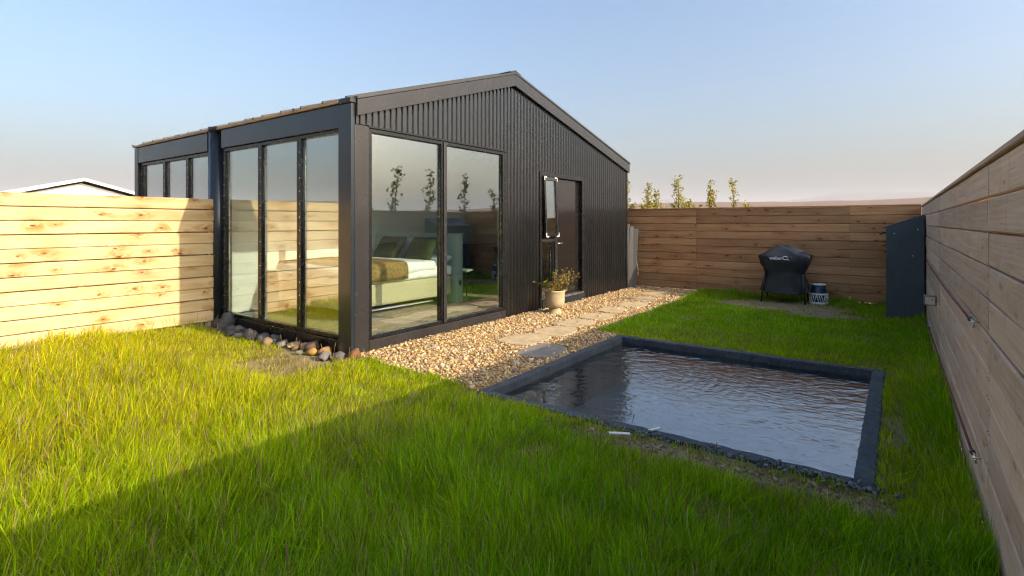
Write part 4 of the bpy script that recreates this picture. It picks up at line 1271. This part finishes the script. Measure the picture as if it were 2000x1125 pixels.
# white lettering, raised thread on the fabric
M['thread'] = plain("white_thread", (0.7, 0.7, 0.7), 0.7, 0.05)
fc = bpy.data.curves.new("lettering", 'FONT'); fc.body = "weber"; fc.size = 0.085; fc.extrude = 0.002; fc.align_x = 'RIGHT'; fc.offset = 0.0012
to = bpy.data.objects.new("tmp", fc); COL.objects.link(to)
dg = bpy.context.evaluated_depsgraph_get(); dg.update()
tm = bpy.data.meshes.new_from_object(to.evaluated_get(dg)); bpy.data.objects.remove(to)
RT = Matrix(((0, 0, -1), (-1, 0, 0), (0, 1, 0))).to_4x4()
def front(o, y, z, x=-0.322, tilt=0.16):
    o.matrix_local = Matrix.Translation((x, y, z)) @ Matrix.Rotation(tilt, 4, 'Y') @ RT
lo = link("lettering", tm, M['thread'], cov); front(lo, 0.0, 0.815)
bm = bmesh.new()
el = [(0.05 + 0.045 * math.cos(a), 0.032 + 0.030 * math.sin(a), 0.001) for a in np.linspace(0.5, 6.1, 20)]
add_tube(bm, el, [0.004 + 0.004 * math.sin(i / 19 * math.pi) for i in range(20)], 6)
add_tube(bm, [(0.05, 0.012, 0.001), (0.08, 0.006, 0.001), (0.118, -0.008, 0.001)], [0.004, 0.006, 0.003], 6)
qo = link("emblem", bm_mesh(bm, smooth=True), M['thread'], cov); front(qo, 0.0, 0.815)

# gas bottle in a white lattice casing
gb = empty("gas_bottle", (7.52, -3.74, 0), "stout dark blue gas bottle in a white lattice casing beside the barbecue", "gas bottle")
M['gas_blue'] = plain("dark_blue_body", (0.014, 0.045, 0.07), 0.3, 0.2)
lathe("body", [(0.135, 0.035), (0.140, 0.10), (0.140, 0.19), (0.132, 0.25), (0.118, 0.31), (0.105, 0.345)], M['gas_blue'], gb, 32)
lathe("casing_ring", [(0.150, 0.0), (0.153, 0.012), (0.153, 0.045), (0.148, 0.045), (0.140, 0.03), (0.14, 0.0)], M['white_plastic'], gb, 32)
lathe("casing_ring", [(0.1425, 0.175), (0.153, 0.175), (0.153, 0.205), (0.1425, 0.205)], M['white_plastic'], gb, 32)
lathe("collar", [(0.098, 0.346), (0.118, 0.346), (0.120, 0.372), (0.098, 0.372)], M['white_plastic'], gb, 32)
lathe("valve", [(0.03, 0.346), (0.03, 0.385), (0.018, 0.39)], M['steel'], gb, 12)
for i in range(24):
    a = 2 * math.pi * i / 24; sgn = 1 if (i // 3) % 2 else -1
    bm = bmesh.new()
    p0 = a - sgn * 0.13; p1 = a + sgn * 0.13
    add_tube(bm, [(0.147 * math.cos(p0), 0.147 * math.sin(p0), 0.04), (0.1485 * math.cos(a), 0.1485 * math.sin(a), 0.11), (0.147 * math.cos(p1), 0.147 * math.sin(p1), 0.18)], 0.0075, 6)
    link("lattice_bar", bm_mesh(bm, smooth=True), M['white_plastic'], gb)
tube("hose", [(0.0, 0.0, 0.388), (-0.03, 0.06, 0.40), (-0.09, 0.12, 0.34), (-0.13, 0.16, 0.27), (-0.12, 0.24, 0.25)], 0.008, M['black_plastic'], gb)

# lean-to store against the right fence
st = empty("garden_store", (6.28, RIGHT_Y, 0), "tall slate grey lean-to store standing against the right fence", "store")
def pst(name, x0, x1, mat, parent):
    return prism(name, [(0.02, 0.0), (0.49, 0.0), (0.49, 1.415), (0.02, 1.60)], x0, x1, mat, parent, axis='x', bev=0.004)
pst("side_panel", 0.0, 0.025, M['slate_panel'], st)
pst("side_panel", 1.255, 1.28, M['slate_panel'], st)
box("front_panel", 0.0255, 1.2545, 0.466, 0.486, 0.0, 1.405, M['slate_panel'], st, 0.003)
prism("roof", [(0.015, 1.603), (0.53, 1.402), (0.53, 1.425), (0.015, 1.626)], 0.03, 1.30, M['slate_panel'], st, axis='x', bev=0.003)
for (y, z) in ((0.10, 1.40), (0.385, 1.335), (0.16, 1.0)):
    bm = bmesh.new(); add_tube(bm, [(-0.004, y, z), (0.002, y, z)], 0.009, 8); link("screw", bm_mesh(bm), M['steel'], st)
hs = tube("hasp", [(0.06, 0.49, 1.345), (0.03, 0.53, 1.34), (-0.02, 0.57, 1.315)], [0.012, 0.012, 0.008], M['black_plastic'], st)
tube("hasp_ring", [(-0.02, 0.57, 1.315), (-0.03, 0.585, 1.325), (-0.03, 0.60, 1.31)], 0.006, M['steel'], st, 6)

# boards leaning against the cabin's far corner
M['lean'] = M['old_board']
for k, (x, y, lb) in enumerate(((7.40, 0.0, "grey blue weathered board leaning by the cabin's far corner, nearest the wall"), (7.455, -0.065, "middle grey weathered board of the three leaning at the cabin's far corner"), (7.52, -0.135, "outermost brown grey board of the three leaning at the cabin's far corner"))):
    me = plank_mesh(1.46 - 0.05 * k, 0.10, 0.028, 60 + k); me.materials.append(M['lean'])
    o = link("leaning_board", me); o.location = (x, y, (1.46 - 0.05 * k) / 2 + 0.008); o.rotation_euler = (0, -math.pi / 2 + math.radians(1.2 + 0.5 * k), -0.75 - 0.12 * k)
    tag(o, lb, "board", "boards leaning at the cabin corner")
rp = tube("rope_loop", [(7.56, -0.16, 0.62), (7.54, -0.20, 0.5), (7.545, -0.205, 0.38), (7.57, -0.20, 0.30), (7.58, -0.165, 0.34), (7.575, -0.163, 0.5)], 0.012, plain("old_rope", (0.30, 0.26, 0.20), 0.9, 0.3, 80), None, 6)
tag(rp, "loop of old pale rope hanging down the leaning boards", "rope")

# elastic cords and a light box on the right fence
t = NT("braided_cord")
co = t.objco()
ck = t.n("ShaderNodeTexChecker"); ck.inputs["Scale"].default_value = 70; t.l(co, ck.inputs["Vector"])
t.set(col=t.mix(ck.outputs["Fac"], (0.05, 0.01, 0.012), (0.22, 0.03, 0.03)), rough=0.7)
M['cord'] = t.m
def bungee(xa, za, xb, zb, label, sag=0.0):
    root = empty("elastic_cord", (xb, RIGHT_Y + 0.03, zb), label, "cord", "elastic cords on the right fence")
    n = 12
    pts = [((xa - xb) * i / n, 0.0, (za - zb) * i / n - sag * math.sin(math.pi * i / n)) for i in range(n + 1)]
    tube("cord", pts, 0.0065, M['cord'], root, 6)
    for (x, z, s) in ((0, 0, -1), (xa - xb, za - zb, 1)):
        tube("hook", [(x, 0, z), (x + s * 0.035, -0.002, z + 0.012), (x + s * 0.055, -0.006, z - 0.004), (x + s * 0.05, -0.008, z - 0.028), (x + s * 0.03, -0.006, z - 0.03)], 0.005, M['steel'], root, 6)
        tube("knot", [(x - s * 0.035, 0, z - 0.002), (x - s * 0.012, 0, z + 0.004), (x + s * 0.008, 0, z)], [0.009, 0.014, 0.008], M['black_plastic'], root, 8)
        tube("eye_screw", [(x + s * 0.06, -0.031, z), (x + s * 0.06, 0.006, z)], 0.005, M['steel'], root, 6)
bungee(5.3, 0.985, -0.02, 0.985, "upper dark red elastic cord stretched along the right fence", 0.02)
bungee(4.6, 0.20, -0.12, 0.315, "lower dark red elastic cord stretched low on the right fence", 0.015)
lb = empty("wall_light", (3.70, RIGHT_Y, 0.60), "small square grey light box on the right fence", "light")
box("housing", -0.06, 0.06, 0.003, 0.11, -0.005, 0.10, plain("grey_housing", (0.13, 0.15, 0.16), 0.4, 0.1), lb, 0.006)
box("lens", 0.0605, 0.064, 0.012, 0.10, 0.006, 0.09, M['white_plastic'], lb, 0)
box("lens", -0.064, -0.0605, 0.012, 0.10, 0.006, 0.09, M['steel'], lb, 0)
# white plastic scraps in the grass by the near rim
o = box("plastic_offcut", -0.075, 0.075, -0.012, 0.012, 0.0, 0.01, M['white_plastic'], None, 0.002); o.location = (-0.43, -3.42, 0.085); o.rotation_euler = (0.1, 0.12, -0.75)
tag(o, "white plastic strip lying in the grass near the pool", "offcut")
o = box("plastic_offcut", -0.05, 0.05, -0.01, 0.01, 0.0, 0.012, M['white_plastic'], None, 0.002); o.location = (-0.09, -3.53, ZR + 0.006); o.rotation_euler = (0, 0, -0.5)
tag(o, "short white plastic strip lying on the near pool rim", "offcut")

# ------------------------------------------------------------------ white house beyond the left fence
nh = empty("white_house", (7.6, 38.5, 0), "white gabled house roof showing above the pine fence", "house")
HW, RZ, EZ, OV = 5.2, 4.40, 2.95, 0.55
prism("wall", [(-HW + 0.4, 0), (HW - 0.4, 0), (HW - 0.4, EZ - 0.2), (0, RZ - 0.30), (-HW + 0.4, EZ - 0.2)], 0, 9, M['white_paint'], nh, bev=0)
k = -HW + 0.5
while k < HW - 0.5:
    zt = RZ - 0.33 - (RZ - EZ) * abs(k) / HW
    box("batten", k - 0.03, k + 0.03, -0.022, -0.002, 0.3, zt, M['white_paint'], nh, 0); k += 0.3
for s in (-1, 1):
    pts = [(0, RZ), (s * HW, EZ), (s * HW, EZ - 0.16), (0, RZ - 0.17)]
    prism("bargeboard", pts, -OV - 0.03, -OV, M['white_paint'], nh, bev=0)
    prism("roof", [(0, RZ - 0.04), (s * (HW + 0.1), EZ - 0.04), (s * (HW + 0.1), EZ + 0.03), (0, RZ + 0.03)], -OV + 0.002, 9.4, plain("pale_roof", (0.55, 0.53, 0.5), 0.7, 0.1), nh, bev=0)

# ------------------------------------------------------------------ the air
hz = box("haze", -8600, 8600, -8600, 8600, -3, 330, None, None, 0)
hm = bpy.data.materials.new("haze_air"); hm.use_nodes = True
hn = hm.node_tree; hn.nodes.remove(hn.nodes["Principled BSDF"])
pv = hn.nodes.new("ShaderNodeVolumePrincipled"); pv.inputs["Color"].default_value = (0.92, 0.91, 0.98, 1); pv.inputs["Density"].default_value = 0.00016; pv.inputs["Anisotropy"].default_value = 0.0
hn.links.new(pv.outputs[0], hn.nodes["Material Output"].inputs["Volume"])
hz.data.materials.clear(); hz.data.materials.append(hm)
tag(hz, "thin pale summer haze over the moor", "haze", kind='stuff')
